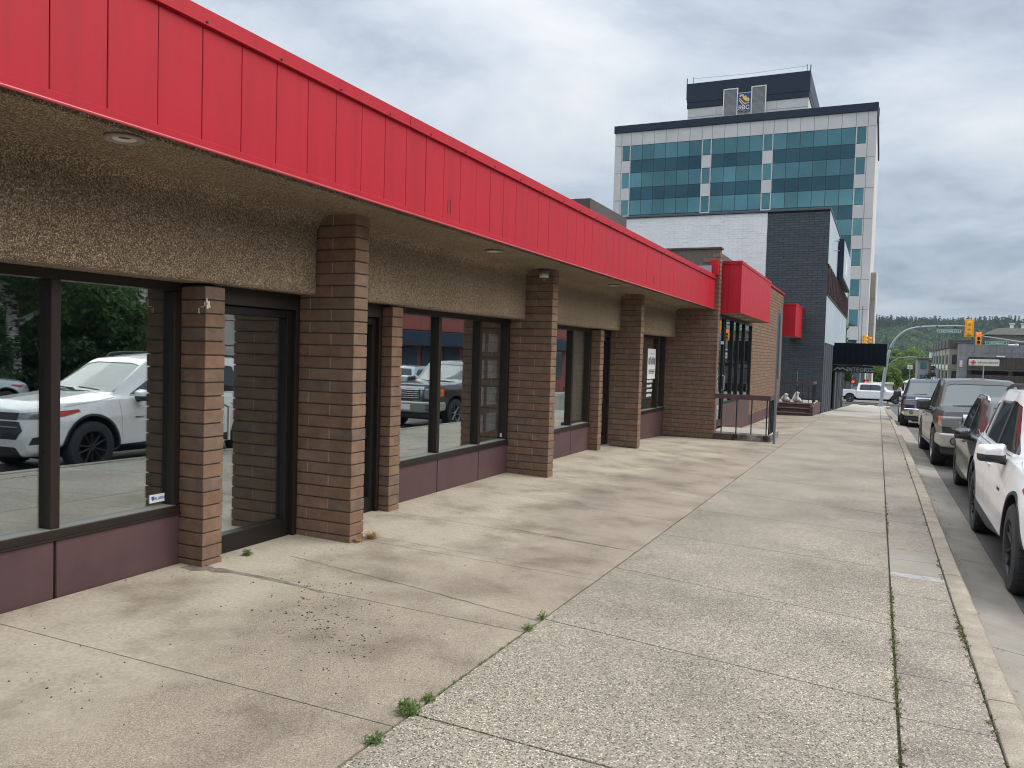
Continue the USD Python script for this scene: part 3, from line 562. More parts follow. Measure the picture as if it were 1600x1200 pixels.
# landing, railings, steps
lt = zapron(np.array([-2.9]), np.array([18.9]))[0]
mottled('landing_concrete', (.07, .06, .055), (.30, .27, .23), 3.5, .9, bump=.5, bscale=60, fine=.15, lo=.38, hi=.66)
cs.part('landing', cbx(-3.44, -2.20, YW - .03, 20.5, -.5, -.03, .012), 'landing_concrete')
cs.part('landing_top', bx(-3.55, -2.215, YW + .25, 20.5, -.028, -.022), 'smooth_concrete')
cs.part('landing_edge', cbx(-3.44, -3.05, YW - .04, YW - .031, -.35, -.04, .002), 'dark_maroon')
def railing(pts, zr, name, label, h, posts, category='railing'):
    t = Thing(name, label, category, (*pts[0][:2], zr))
    p = np.array(pts, float)
    for a, b in zip(p[:-1], p[1:]):
        d = (b - a) / np.linalg.norm(b - a); nrm = np.array([-d[1], d[0], 0]); q = [a - d * .03 + s * nrm * .035 for s in (-1, 1)] + [b + d * .03 + s * nrm * .035 for s in (1, -1)]
        m = extr([(c[0], c[1]) for c in q], h, 'xy', 0); mv = m.vertices.copy()
        mv[:, 2] += np.interp((mv - a) @ d, [0, np.linalg.norm((b - a)[:2]) + 1e-6], [a[2], b[2]]) - h; t.part('top_rail', trimesh.Trimesh(mv, m.faces, process=False), 'dark_maroon')
    for (x, y, z0, z1) in posts: t.part('baluster', cbx(x - .013, x + .013, y - .013, y + .013, z0, z1, .002), 'black')
    return t
pst = [(x, YW + .02, -.03, .78) for x in np.linspace(-3.30, -2.30, 4)] + [(-2.26, y, -.03, .78) for y in np.linspace(YW + .16, 20.3, 6)]
t = railing([(-3.44, YW + .02, .875), (-2.26, YW + .02, .87), (-2.26, 20.35, .87)], -.02, 'landing_railing', 'dark maroon railing with thin black balusters around the corner shop landing', .11, pst)
for x, y in ((-2.97, YW - .045), (-2.30, YW - .045)): t.part('base_bracket', cbx(x - .05, x + .05, y - .03, y + .02, -.13, -.03, .004), 'black')
steps = [(-3.55, -2.34, 31.3, 33.6, -.62, -.43), (-3.55, -2.34, 31.75, 33.6, -.43, -.28), (-3.55, -2.34, 32.2, 33.6, -.28, -.13), (-3.55, -2.34, 32.65, 33.6, -.13, .02)]
for a in steps: cs.part('step', cat([cbx(*a[:4], a[4], a[5] - .03, .006), cbx(a[0], a[1] + .015, a[2] - .02, a[3], a[5] - .03, a[5], .006)]), 'dark_maroon')
cs.part('platform', cbx(-5.5, -2.34, 33.6, 35.9, -.7, .02, .01), 'smooth_concrete')
cs.part('platform_wall', cbx(-2.36, -2.24, 31.9, 35.95, -.75, -.02, .008), 'maroon_paint')
pst = [(x, 33.05, .02, .72) for x in np.linspace(-3.4, -2.5, 5)] + [(-2.36, y, .0, .72) for y in np.linspace(33.2, 34.6, 5)]
t = railing([(-3.55, 33.05, .86), (-2.36, 33.05, .84), (-2.36, 34.7, .84)], 0, 'step_railing', 'brown rail with thin black balusters above the shop steps', .09, pst)
for n_, (xx, yy) in enumerate(((-3.35, 33.4), (-2.95, 33.6))):
    t = Thing('stone_statue', ['white and grey crouching animal statue on the steps, left of the pair', 'white and grey crouching animal statue on the steps, right of the pair'][n_], 'statue', (xx, yy, .02))
    bl = [m3.Manifold.sphere(r, 16).translate((xx + a, yy + b, .02 + c)) for a, b, c, r in ((-.08, 0, .13, .12), (.05, 0, .10, .09), (-.02, -.03, .27 + .08 * n_, .075), (.13, 0, .04, .04), (.05, -.06, .29 + .08 * n_, .035))]
    h = m3.Manifold.batch_boolean([m3.Manifold.batch_hull([bl[0], bl[1]]), m3.Manifold.batch_hull([bl[0], bl[2]]), m3.Manifold.batch_hull([bl[1], bl[3]]), m3.Manifold.batch_hull([bl[2], bl[4]])], m3.OpType.Add)
    t.part('body', h, 'off_white', 50)
plain('post_grey', (.15, .18, .205), .5, .3)
# white sign pole at the landing corner
zb = float(zapron(np.array([-2.08]), np.array([18.56]))[0])
t = Thing('sign_pole', 'grey steel parking sign pole standing at the landing corner', 'sign pole', (-2.08, 18.56, zb))
t.part('post', cyl((-2.08, 18.56, (zb + 2.76) / 2), .029, 2.76 - zb, n=14), 'post_grey', 40)
t.part('sign_plate', cbx(-2.045, -2.040, 18.50, 18.80, 1.32, 2.70, .001), 'post_grey'); t.part('sign_bracket', cbx(-2.055, -2.03, 18.53, 18.57, 1.28, 2.72, .003), 'post_grey')
t.part('bolt', cat([cyl((-2.035, 18.65, z), .012, .012, 'x', 8) for z in (1.4, 2.0, 2.6)]), 'aluminium')
# ------------------------------------------------------------------ dark brick building
mottled('dark_brick', (.042, .054, .066), (.056, .070, .083), 14, .8, bump=.3, bscale=120, fine=.12)
mottled('dark_brick_b', (.050, .063, .076), (.064, .079, .092), 14, .8, bump=.3, bscale=120, fine=.12)
mottled('dark_joint', (.012, .016, .02), (.016, .02, .025), 14, .9)
mottled('white_brick', (.66, .68, .71), (.76, .77, .79), 1.3, .8, fine=.05)
mottled('white_brick_b', (.645, .665, .695), (.745, .765, .785), 2.3, .8, fine=.05)
mottled('white_joint', (.56, .57, .59), (.69, .70, .72), .9, .9)
mottled('blue_panel', (.33, .40, .45), (.37, .44, .49), .5, .5)
plain('navy', (.015, .026, .045), .5, 0.0, .2); plain('canopy_black', (.005, .008, .013), .8, 0.0, .08)
plain('slate', (.06, .07, .085), .5)
plain('light_fin', (.13, .15, .18), .5)
XD, YD = -2.18, 36.0
db = Thing('dark_brick_building', 'two storey dark grey painted brick building with a white painted wall beside it', 'building', (-7, 45, -.6))
dw = db.part('wall', cat([bx(-4.67, XD - .015, YD + .015, 43, -.9, 7.96), bx(-12, -4.67, YD + .3, 66, -.9, 7.9)]), 'dark_joint')
ww = db.part('white_wall', bx(-12, -4.672, YD + .02, YD + .29, 2.0, 7.94), 'white_joint')
A = {'dark_brick': [], 'dark_brick_b': []}; W = {'white_brick': [], 'white_brick_b': []}
CH2, BL2 = .1016, .40
for k in range(88):
    z = -.85 + k * CH2
    if z + CH2 > 7.96: break
    x = XD - (0 if k % 2 else .2) + (.2 if k % 2 == 0 else 0); x = XD; i = 0
    while x > -4.67:
        wdt = .2 if (k % 2 and i == 0) else BL2; a = max(x - wdt, -4.67)
        A[rnd.choice(['dark_brick', 'dark_brick_b'])].append(bx(a + .005, x - .004, YD + rnd.uniform(-.002, .002), YD + .05, z, z + CH2 - .009)); x -= wdt; i += 1
    if z > 2.4:
        x = -4.68; i = 0
        while x > -12:
            wdt = .2 if (k % 2 and i == 0) else BL2; a = max(x - wdt, -12)
            g = .002 + .004 * (rnd.random() < .12); W[rnd.choice(['white_brick', 'white_brick', 'white_brick_b'])].append(bx(a + g, x - g, YD + .008 + rnd.uniform(-.002, .002), YD + .06, z, z + CH2 - .003 - .007 * (rnd.random() < .15))); x -= wdt; i += 1
for n_, g in A.items(): db.part('wall_bricks', cat(g), n_, parent=dw, kind='stuff')
for n_, g in W.items(): db.part('wall_bricks', cat(g), n_, parent=ww, kind='stuff')
db.part('roof_cap', cat([cbx(-12, XD + .03, YD - .04, YD + .25, 7.96, 8.04, .006), cbx(XD - .2, XD + .03, YD + .25, 60, 7.96, 8.04, .006)]), 'slate')
db.part('conduit', tube([(-3.2, YD - .03, 1.2), (-3.2, YD - .03, .6), (-3.22, YD - .03, .2)], .012), 'galvanised')
# street front: panels, ribbon of windows, fins
yb = 57.0
db.part('upper_wall', bx(-4.6, XD - .04, YD + .1, yb, 1.9, 7.95), 'slate')
db.part('side_return', bx(-12, XD - .1, yb, yb + .3, -1.6, 7.9), 'slate')
n = 7
for k in range(n):
    a = YD + .02 + k * (yb - YD) / n; b = YD + .02 + (k + 1) * (yb - YD) / n
    db.part('upper_panel', cbx(XD - .05, XD, a + .012, b - .012, 5.72, 7.94, .01), 'blue_panel'); db.part('lower_panel', cbx(XD - .05, XD, a + .012, b - .012, 2.45, 4.42, .01), 'blue_panel')
p = db.part('window_band', cbx(XD - .06, XD + .04, YD, yb, 5.62, 5.72, .005), 'dark_frame'); db.part('bottom_rail', cbx(XD - .06, XD + .04, YD, yb, 4.42, 4.50, .005), 'dark_frame', parent=p)
for k in range(18):
    a = YD + .1 + k * (yb - YD) / 18
    db.part('fin', cbx(XD - .06, XD + .10, a, a + .09, 4.48, 5.63, .004), 'dark_maroon', parent=p); db.part('pane', bx(XD - .05, XD - .042, a + .09, a + (yb - YD) / 18, 4.5, 5.62), 'shop_glass', parent=p)
for k, a in enumerate((36.02, 37.5, 39.0, 40.5, 42.0)):
    zb = float(zwalk(np.array([-2.2]), np.array([a]))[0])
    db.part('column', cbx(XD - .052, XD - .002, a, a + .14, zb - .1, 2.44, .006), 'light_fin'); db.part('shopfront_panel', bx(XD - .20, XD - .13, a + .02, a + 1.5, zb - .2, 2.44), 'navy')
db.part('entry_wall', bx(-6, XD - 1.6, 43.2, 49, -1.3, 2.4), 'black')
for k, a in enumerate((49.0, 50.6, 52.2, 53.8, 55.6)):
    zb = float(zwalk(np.array([-2.2]), np.array([a]))[0])
    db.part('column', cbx(XD - .07, XD + .02, a, a + .25, zb - .1, 1.75, .01), 'light_fin' if k in (0, 2) else 'slate'); db.part('shopfront_panel', bx(XD - .24, XD - .16, a + .02, a + 1.6, zb - .2, 1.8), 'slate')
db.part('corner_box', cbx(XD - .3, XD + .25, 48.6, 49.4, 1.1, 1.8, .02), 'galvanised')
db.part('ceiling', bx(-6, XD - .05, 43, yb, 1.9, 2.44), 'navy')
t = Thing('wall_sign', 'large dark box sign projecting from the dark brick building, white face to the street', 'sign', (-2.05, 46, 6.5))
t.part('box', cbx(XD + .03, -1.90, 43.0, 52.0, 5.75, 7.72, .01), 'navy'); t.part('face', cbx(-1.90, -1.885, 43.1, 51.9, 5.85, 7.62, .003), 'blue_panel')
t.part('print', cat([extr([(45.2, 6.2), (46.4, 7.3), (47.6, 6.2), (46.9, 6.2), (46.4, 6.7), (45.9, 6.2)], .004, 'yz', -1.8855)]), 'white_plastic')
t.part('bracket', cat([tube([(XD, 40.0, 7.2), (XD + .22, 40.0, 7.2)], .02), tube([(XD, 40.0, 6.75), (XD + .22, 40.0, 6.75)], .02)]), 'galvanised')
# black entrance canopy with the lettered board under it
t = Thing('entrance_canopy', 'black square entrance canopy reaching over the pavement, lettered board beneath', 'canopy', (-1, 44, 1.8))
zt, zb_ = 2.60, 1.50
t.part('cover', cat([cbx(XD - .4, .235, 43.5, 46.3, zb_, zt, .03)]), 'canopy_black')
for k in range(9): t.part('seam', bx(XD + .1 + k * .27, XD + .106 + k * .27, 43.496, 43.502, zb_ + .03, zt - .03), 'black')
t.part('hem', cat([cbx(XD - .4, .24, 43.49, 43.52, zb_ - .01, zb_ + .035, .003)]), 'black')
bd = t.part('sign_board', cbx(XD - .1, -.34, 43.62, 43.72, 1.13, zb_ - .02, .004), 'black')
t.part('letters', text_on('INTEGRIS', .185, '-y', (-.97, 43.615, 1.29), depth=.012), 'galvanised', parent=bd)
t.part('mountain_emblem', cat([extr([(-2.20, 1.22), (-1.98, 1.40), (-1.86, 1.34), (-1.74, 1.40), (-1.62, 1.30), (-1.50, 1.22), (-1.62, 1.24), (-1.76, 1.32), (-1.88, 1.25), (-1.98, 1.33), (-2.12, 1.235)], .012, 'xz', 43.605)]), 'galvanised', parent=bd)
t.part('strut', cat([cbx(.15, .21, 43.56, 43.62, zb_ - .06, zb_, .004)]), 'black')

# ------------------------------------------------------------------ office tower
YT = 104.0
mottled('tower_panel', (.50, .495, .50), (.56, .555, .56), .35, .6)
def tglass(name, c, rough=.04):
    MAT(stage, L + name, {'g': ('geometry', {}), 'n': ('noise_texture', {'scale': .16, 'detail': 4.0}), 'r': ('rgb_ramp', {'ramp': [(.35, tuple(.86 * x for x in c)), (.65, tuple(1.12 * x for x in c))]}), 'b': ('bump', {'strength': .05, 'distance': .3}), 'p': ('principled_bsdf', {'metallic': .85, 'roughness': rough})},
        [('g.position', 'n.vector'), ('n.fac', 'r.fac'), ('r.color', 'p.base_color'), ('n.fac', 'b.height'), ('b.normal', 'p.normal')], surface='p.BSDF')
for i, s in enumerate((.86, 1.0, 1.13)): tglass(f'teal_pane_{i}', (.12 * s, .265 * s, .29 * s))
for i, s in enumerate((.9, 1.0, 1.1)): tglass(f'teal_spandrel_{i}', (.052 * s, .122 * s, .15 * s), .1)
tw = Thing('office_tower', 'tall office tower with teal glass bands, pale panels and a dark roof edge', 'building', (-17, YT, -2.6))
X0, X1, ZT = -33.48, -1.66, 31.0
tw.part('core', cat([bx(X0 + .05, X1 - .05, YT + .06, YT + 26, -4, ZT + .1)]), 'slate')
tw.part('roof_edge', cat([cbx(X0 - .12, X1 + .12, YT - .16, YT + 26.1, ZT, 31.95, .03)]), 'navy')
for yy in np.arange(YT, YT + 26, 3.7):
    tw.part('side_panels', cat([cbx(X1 - .06, X1 + .02, yy + .03, yy + 3.67, z + .03, z + 3.5, .01) for z in np.arange(-2.5, 29, 3.56)]), 'tower_panel')
# columns across the face: (x0, x1, kind) g = glass, c = column of small windows, e = plain edge
fl = 3.58; top_h = 1.75
ng = [6, 4, 6]
unit = (X1 - X0 - 2 * .95) / (1.35 * 4 + 16 * 1.62 )
wc = 1.35 * unit; wg = 1.62 * unit
cols = [('e', .95)] + [('c', wc)] + [('g', wg)] * 6 + [('c', wc)] + [('g', wg)] * 4 + [('c', wc)] + [('g', wg)] * 6 + [('c', wc)] + [('e', .95)]
x = X0; xs = []
for kd, wd in cols: xs.append((x, x + wd, kd)); x += wd
pc = lambda a, b, z0, z1, m, n='panel': tw.part(n, cbx(a + .02, b - .02, YT - .02, YT + .07, z0 + .02, z1 - .02, .012), m)
for a, b, kd in xs: pc(a, b, ZT - top_h, ZT, 'tower_panel')
nf = 0; z1 = ZT - top_h
while z1 > 2.0:
    zw = z1 - 1.95; z0 = z1 - fl
    for i, (a, b, kd) in enumerate(xs):
        if z1 < 17 and i < 16: continue          # hidden behind the nearer buildings
        if kd == 'e': pc(a, b, z0, z1, 'tower_panel')
        elif kd == 'c':
            pc(a, b, z0, zw, 'tower_panel'); m_ = .16
            tw.part('pane', bx(a + m_, b - m_, YT + .0, YT + .05, zw + .03, z1 - .03), f'teal_pane_{rnd.randrange(3)}')
            tw.part('pane_surround', cat([cbx(a + .02, a + m_ - .01, YT - .02, YT + .06, zw, z1 - .01, .01), cbx(b - m_ + .01, b - .02, YT - .02, YT + .06, zw, z1 - .01, .01)]), 'tower_panel')
        else:
            tw.part('pane', bx(a + .03, b - .03, YT + .01, YT + .05, zw + .03, z1 - .03), f'teal_pane_{rnd.choice([0, 1, 1, 2])}')
            tw.part('spandrel', bx(a + .03, b - .03, YT + .015, YT + .05, z0 + .03, zw - .03), f'teal_spandrel_{rnd.randrange(3)}')
    z1 = z0
# plant room on the roof
PX0, PX1 = -24.6, -9.6
yp = YT + 3.0
s_ = (yp) / YT
tw.part('plant_room', cat([bx(PX0, PX1, yp, yp + 16, 31.9, 37.4)]), 'tower_panel')
for a in np.linspace(PX0, PX1, 5)[:-1]: tw.part('plant_panel', cat([cbx(a + .03, a + (PX1 - PX0) / 4 - .03, yp - .05, yp + .02, 31.95 + d + .03, 31.95 + d + 1.1, .012) for d in (0, 1.13)]), 'tower_panel')
tw.part('plant_band', cat([cbx(PX0 - .1, PX1 + .1, yp - .12, yp + 16.1, 34.25, 35.0, .02), cbx(PX0 - .14, PX1 + .14, yp - .16, yp + 16.14, 35.0, 37.45, .02)]), 'navy')
mottled('mesh_panel', (.24, .255, .27), (.30, .315, .33), 30, .6)
for a in (-20.0, -16.5):
    p = tw.part('screen_frame', cat([cbx(a, a + 1.85, yp - .30, yp - .2, z, z + .12, .01) for z in (32.1, 36.1)] + [cbx(b, b + .12, yp - .31, yp - .19, 32.1, 36.22, .01) for b in (a, a + 1.73)]), 'white_plastic')
    tw.part('louvre', cat([bx(a + .1, a + 1.75, yp - .27, yp - .24, z, z + .09) for z in np.arange(32.22, 36.05, .14)]), 'mesh_panel', parent=p)
for xx, yy in ((PX0 - .2, yp), (PX1 + .1, yp)): tw.part('mast', tube([(xx, yy, 35.4), (xx, yy, 38.2)], .07, 6), 'slate')
for xx in (PX0 + .6, PX1 - .3): tw.part('rod', tube([(xx, yp, 37.4), (xx, yp, 38.3)], .04, 6), 'slate')
tw.part('wire', tube([(PX0 + .6, yp, 38.1), (-17, yp, 37.95), (PX1 - .3, yp, 38.1)], .018, 4), 'slate')
tw.part('side_mast', tube([(X1 + .12, YT + 6, 31.9), (X1 + .12, YT + 6, 33)], .06, 6), 'slate')
sg = Thing('shield_sign', 'blue shield sign with a yellow lion and white letters on the tower plant room', 'sign', (-17.3, yp - .3, 33))
cx_, cz_, sw, sh = -17.33, 34.35, 1.62, 2.25
shp = [(-.5, .5), (.5, .5), (.5, -.36), (.3, -.44), (0, -.5), (-.3, -.44), (-.5, -.36)]
f_ = lambda P, k=1.0: [(cx_ + k * sw * a, cz_ + k * sh * b) for a, b in P]
sg.part('rim', extr(f_(shp, 1.06), .2, 'xz', yp - .32), 'white_plastic'); sg.part('shield', extr(f_(shp), .05, 'xz', yp - .35), 'royal_blue') if MAT(stage, L + 'royal_blue', {'p': ('principled_bsdf', {'base_color': (.006, .035, .24), 'roughness': .5})}, [], surface='p.BSDF') else 0
lion = [Polygon([(-.40, .34), (-.28, .43), (-.08, .42), (.02, .30), (.12, .36), (.20, .24), (.36, .20), (.40, .08), (.34, -.02), (.20, .02), (.06, .06), (-.04, .14), (-.14, .22), (-.10, .30), (-.22, .33), (-.30, .27)]),
        Polygon([(-.42, .20), (-.36, .24), (.08, -.10), (.20, -.08), (.18, -.13), (.06, -.16)]), Polygon([(-.42, .08), (-.37, .12), (-.06, -.14), (-.02, -.19), (-.12, -.17)]), Polygon([(.08, .0), (.24, -.06), (.40, -.05), (.38, -.10), (.24, -.11), (.10, -.05)])]
sg.part('lion', cat([extr(f_(list(q.exterior.coords)[:-1]), .03, 'xz', yp - .375) for q in lion]), 'lion_yellow') if MAT(stage, L + 'lion_yellow', {'p': ('principled_bsdf', {'base_color': (.75, .52, .10), 'roughness': .5})}, [], surface='p.BSDF') else 0
sg.part('letters', text_on('RBC', .50, '-y', (cx_, yp - .36, cz_ - .70), depth=.03), 'white_plastic')
# tall concrete fin beside the tower
fn = Thing('concrete_fin', 'tall slim concrete fin wall with a white edge beside the tower', 'wall', (-1.3, 109, -3))
mottled('brown_concrete', (.25, .225, .195), (.30, .27, .235), .4, .85)
for k, z in enumerate(np.arange(-3.4, 12.4, 3.2)): fn.part('panel', cbx(-1.72, -1.06, 109, 116, z + .015, min(z + 3.2, 12.7) - .015, .02), 'brown_concrete')
fn.part('white_edge', cbx(-1.05, -.90, 109.05, 116, -3.4, 12.7, .01), 'white_plastic')
fn.part('core', bx(-1.68, -1.1, 109.1, 115.9, -3.5, 12.65), 'slate')
lw = Thing('low_wall', 'long pale concrete planter wall below the green tree across the crossing', 'wall', (1, 104, -2.6))
lw.part('wall', cbx(-1.2, 1.3, 101.5, 102, -3.2, -.85, .02), 'smooth_concrete'); lw.part('cap', cbx(-1.3, 1.4, 101.4, 102.1, -.85, -.65, .02), 'off_white'); lw.part('side', cbx(-1.2, 1.3, 101.2, 101.45, -3.2, -1.9, .02), 'dark_frame')
# ------------------------------------------------------------------ vehicles
def paint(name, c, rough=.3, metallic=0.0, coat=1.0):
    MAT(stage, L + name, {'g': ('geometry', {}), 'n': ('noise_texture', {'scale': 3.0, 'detail': 5.0}), 'r': ('rgb_ramp', {'ramp': [(.3, tuple(.93 * x for x in c)), (.7, tuple(1.04 * x for x in c))]}),
        'p': ('principled_bsdf', {'roughness': rough, 'metallic': metallic, 'coat_weight': coat, 'coat_roughness': .04})}, [('g.position', 'n.vector'), ('n.fac', 'r.fac'), ('r.color', 'p.base_color')], surface='p.BSDF')
paint('white_paint', (.66, .645, .64), .35); paint('black_paint', (.006, .006, .008), .3, 0.0, .8); paint('grey_paint', (.020, .019, .020), .35, .1, .7); paint('blue_paint', (.010, .016, .05), .3, .2)
paint('truck_white', (.70, .71, .73), .35); paint('silver_paint', (.42, .45, .48), .3, .5); paint('red_paint', (.25, .015, .03), .3); paint('tan_paint', (.30, .28, .24), .3, .3)
plain('tyre_rubber', (.018, .018, .019), .8); plain('black_rim', (.022, .022, .024), .35, .2); plain('grey_rim', (.30, .30, .31), .3, .8)
plain('car_glass', (.012, .016, .018), .04, 0.0, .9); plain('windscreen', (.045, .06, .062), .03, 0.0, 1.0)
plain('chrome', (.62, .62, .63), .12, 1.0); plain('trim_black', (.020, .020, .021), .55); plain('liner', (.008, .008, .008), .95)
plain('lamp_clear', (.27, .28, .29), .1, .6, .8); plain('lamp_amber', (.62, .11, .015), .25); plain('lamp_red', (.35, .01, .012), .25); plain('rubber_floor', (.03, .03, .03), .9)
def sph(x, y, z, r, n=14): return m3.Manifold.sphere(r, n).translate((x, y, z))
def hull(pts):
    s = []
    for p in pts:
        s.append(sph(*p))
        if p[1]: s.append(sph(p[0], -p[1], *p[2:]))
    return m3.Manifold.batch_hull(s)
def tri(m):
    q = m.to_mesh(); return trimesh.Trimesh(np.asarray(q.vert_properties)[:, :3].astype(float), np.asarray(q.tri_verts).astype(int), process=False)
def man(t): return m3.Manifold(m3.Mesh(np.ascontiguousarray(t.vertices, np.float32), np.ascontiguousarray(t.faces, np.uint32)))
def union(ms): return m3.Manifold.batch_boolean(list(ms), m3.OpType.Add)
def soften(m, edge=.075, it=8):
    t = tri(m.refine_to_length(edge)); t = trimesh.Trimesh(t.vertices, t.faces, process=True)
    trimesh.smoothing.filter_taubin(t, lamb=.55, nu=.50, iterations=it * 2); return t
def offset(t, d):
    n = np.array(t.vertex_normals); q = trimesh.Trimesh(t.vertices + n * d, t.faces, process=False); return man(q)
def pr(poly, a, b, axis):
    """A prism: axis 'y': poly in (x, z) from y=a to b; axis 'x': poly in (y, z) from x=a to b."""
    m = extr(poly, b - a, 'xz' if axis == 'y' else 'yz', a); m.merge_vertices(); trimesh.repair.fix_normals(m); return man(m)
def rbox(x0, x1, y0, y1, z0, z1, r=.02):
    return m3.Manifold.batch_hull([sph(x, y, z, r, 10) for x in (x0 + r, x1 - r) for y in (y0 + r, y1 - r) for z in (z0 + r, z1 - r)])
def ycyl(x, y0, y1, z, r, n=48): return m3.Manifold.cylinder(abs(y1 - y0), r, r, n).rotate((-90, 0, 0)).translate((x, min(y0, y1), z))
def wheel(t, x, side, r, w, ytrack, rim, spokes=5, style='y'):
    yo = ytrack
    prof = [(r * .64, -w / 2), (r * .80, -w / 2 - .004), (r * .93, -w / 2 + .006), (r * .985, -w / 2 + .03), (r, -w / 2 + .06), (r, w / 2 - .06), (r * .985, w / 2 - .03), (r * .93, w / 2 - .006), (r * .80, w / 2 + .004), (r * .64, w / 2)]
    prof = prof + [(r * .60, w / 2 - .02), (r * .60, -w / 2 + .02), prof[0]]
    c = (x, side * (yo - w / 2), r)
    p = t.part('wheel', rev(prof, 40, 'y', c), 'tyre_rubber', 35)
    tread = [cbx(-.006, .006, -w / 2 + .03, w / 2 - .03, r - .006, r + .003, .001) for _ in range(36)]
    for k, b in enumerate(tread): b.apply_transform(trimesh.transformations.rotation_matrix(2 * np.pi * k / 36, [0, 1, 0])); b.apply_translation(c)
    t.part('tread', cat(tread), 'tyre_rubber', parent=p)
    ro = r * .655
    parts = [rev([(ro * .93, w * .46), (ro * 1.0, w * .49), (ro * 1.03, w * .44), (ro * .97, w * .30), (ro * .90, -.05), (ro * .86, -.05), (ro * .90, w * .38), (ro * .93, w * .46)], 40, 'y'), rev([(0, w * .38), (ro * .16, w * .38), (ro * .22, w * .31), (ro * .22, w * .1), (0, w * .1)], 24, 'y')]
    for k in range(spokes):
        for dx in ((-.10, .10) if style == 'y' else (0,)):
            h = m3.Manifold.batch_hull([sph(dx * ro * .5, w * .32, ro * .12, .016, 8), sph(dx * ro * .5, w * .22, ro * .12, .02, 8), sph(dx * ro * 2.3, w * .40, ro * .9, .013, 8), sph(dx * ro * 2.3, w * .30, ro * .9, .013, 8)])
            b = tri(h); b.apply_transform(trimesh.transformations.rotation_matrix(2 * np.pi * (k + .3) / spokes, [0, 1, 0])); parts.append(b)
    m = cat(parts)
    if side < 0: m.apply_transform(np.diag([1, -1, 1, 1])); m.faces = m.faces[:, ::-1]
    m.apply_translation(c); t.part('rim', m, rim, 35, parent=p)
    disc = cyl((c[0], c[1] + side * .01, c[2]), ro * .88, .05, 'y', 28); t.part('brake_disc', disc, 'liner', parent=p)
def car(t, S):
    base = soften(union([hull(h) for h in S['hulls']]), S.get('edge', .075), S.get('soft', 6))
    B = man(base); out, inn, mid = offset(base, S.get('proud', .004)), offset(base, -.014), offset(base, -.009)
    deep = offset(base, -.035); shell = out - deep; gl = mid - deep
    ax = S['axles']; r = S['r']
    cut = []
    for x in ax:
        for s in (-1, 1): cut.append(ycyl(x, s * .60, s * 1.3, r + .03, S['arch']))
    wins = []
    for poly in S['side_windows']:
        for s in (-1, 1): wins.append(('window', pr(poly, .25 if s > 0 else -1.3, 1.3 if s > 0 else -.25, 'y')))
    fwx = S['windscreen_x']; wins.append(('windscreen', pr(S['windscreen'], *fwx, 'x')))
    if 'rear_window' in S: wins.append(('rear_window', pr(S['rear_window'], *S['rear_x'], 'x')))
    body = B - union(cut)
    for _, p in wins: body = body - (p - inn)
    seams = []
    for a, b in S['seams']:
        d = np.array(b, float) - a; n = np.array([-d[1], d[0]]) / np.linalg.norm(d) * .004
        q = [tuple(np.array(a) + n), tuple(np.array(b) + n), tuple(np.array(b) - n), tuple(np.array(a) - n)]
        for s in (-1, 1): seams.append(pr(q, .3 if s > 0 else -1.4, 1.4 if s > 0 else -.3, 'y'))
    if seams: body = body - (union(seams) - offset(base, -.010))
    for extra in S.get('minus', []): body = body - extra
    t.part('body', tri(body), S['paint'], 32)
    for n, p in wins: t.part(n, tri(gl ^ p), 'windscreen' if n == 'windscreen' else 'car_glass', 32)
    # arch liners and mouldings
    ln = [];
    for x in ax:
        for s in (-1, 1):
            a = ycyl(x, s * .60, s * .985, r + .03, S['arch'] + .012) - ycyl(x, s * .615, s * 1.1, r + .03, S['arch'] - .004); ln.append(a ^ mid)
    for q in ln: t.part('arch_liner', tri(q), 'liner')
    if S.get('moulding'):
        for x in ax:
            for s in (-1, 1):
                a = (ycyl(x, s * .62, s * 1.2, r + .03, S['arch'] + S['moulding']) - ycyl(x, s * .6, s * 1.3, r + .03, S['arch'] - .002)) ^ shell
                t.part('arch_moulding', tri(a), S.get('moulding_mat', 'trim_black'), 32)
    for name, mat, prism in S['decals']: 
        q = shell ^ prism
        if not q.is_empty(): t.part(name, tri(q), mat, 32)
    for name, mat, m in S['extras']: t.part(name, m if isinstance(m, trimesh.Trimesh) else tri(m), mat, 32)
    for x in ax:
        for s in (-1, 1): wheel(t, x, s, r, S['tw'], S['track'], S['rim'], S.get('spokes', 5), S.get('style', 'y'))
    t.part('underbody', bx(ax[1] - .6, ax[0] + .6, -.60, .60, .24, .5), 'liner')
def mirrors(x, y, z, w, h, d, cap, arm='trim_black', two=True):
    o = []
    for s in (-1, 1):
        hs = m3.Manifold.batch_hull([sph(x + a, s * (y + b), z + c, .035, 10) for a, b, c in ((0, 0, 0), (0, w, .01), (0, 0, h), (0, w, h - .015), (d, .03, .02), (d, w - .05, .03), (d, .03, h - .02), (d, w - .05, h - .04))])
        if two:
            o.append(('mirror', cap, hs ^ m3.Manifold.cube((4, 4, 2), True).translate((x, 0, z + .05 + 1)))); o.append(('mirror_base', arm, hs ^ m3.Manifold.cube((4, 4, 2), True).translate((x, 0, z + .05 - 1.001))))
        else: o.append(('mirror', cap, hs))
        o.append(('mirror_arm', arm, m3.Manifold.batch_hull([sph(x + .02, s * (y - .12), z - .04, .03, 8), sph(x + .04, s * (y + .08), z + .0, .022, 8), sph(x - .05, s * (y - .12), z - .03, .03, 8)])))
    return o
def handles(xs, y, z, mat):
    o = []
    for x, yy, zz in zip(xs, y, z):
        for s in (-1, 1):
            o.append(('door_handle', mat, m3.Manifold.batch_hull([sph(x - .09, s * (yy + .012), zz, .016, 8), sph(x + .09, s * (yy + .012), zz, .016, 8), sph(x - .05, s * (yy + .028), zz, .014, 8), sph(x + .05, s * (yy + .028), zz, .014, 8)])))
    return o
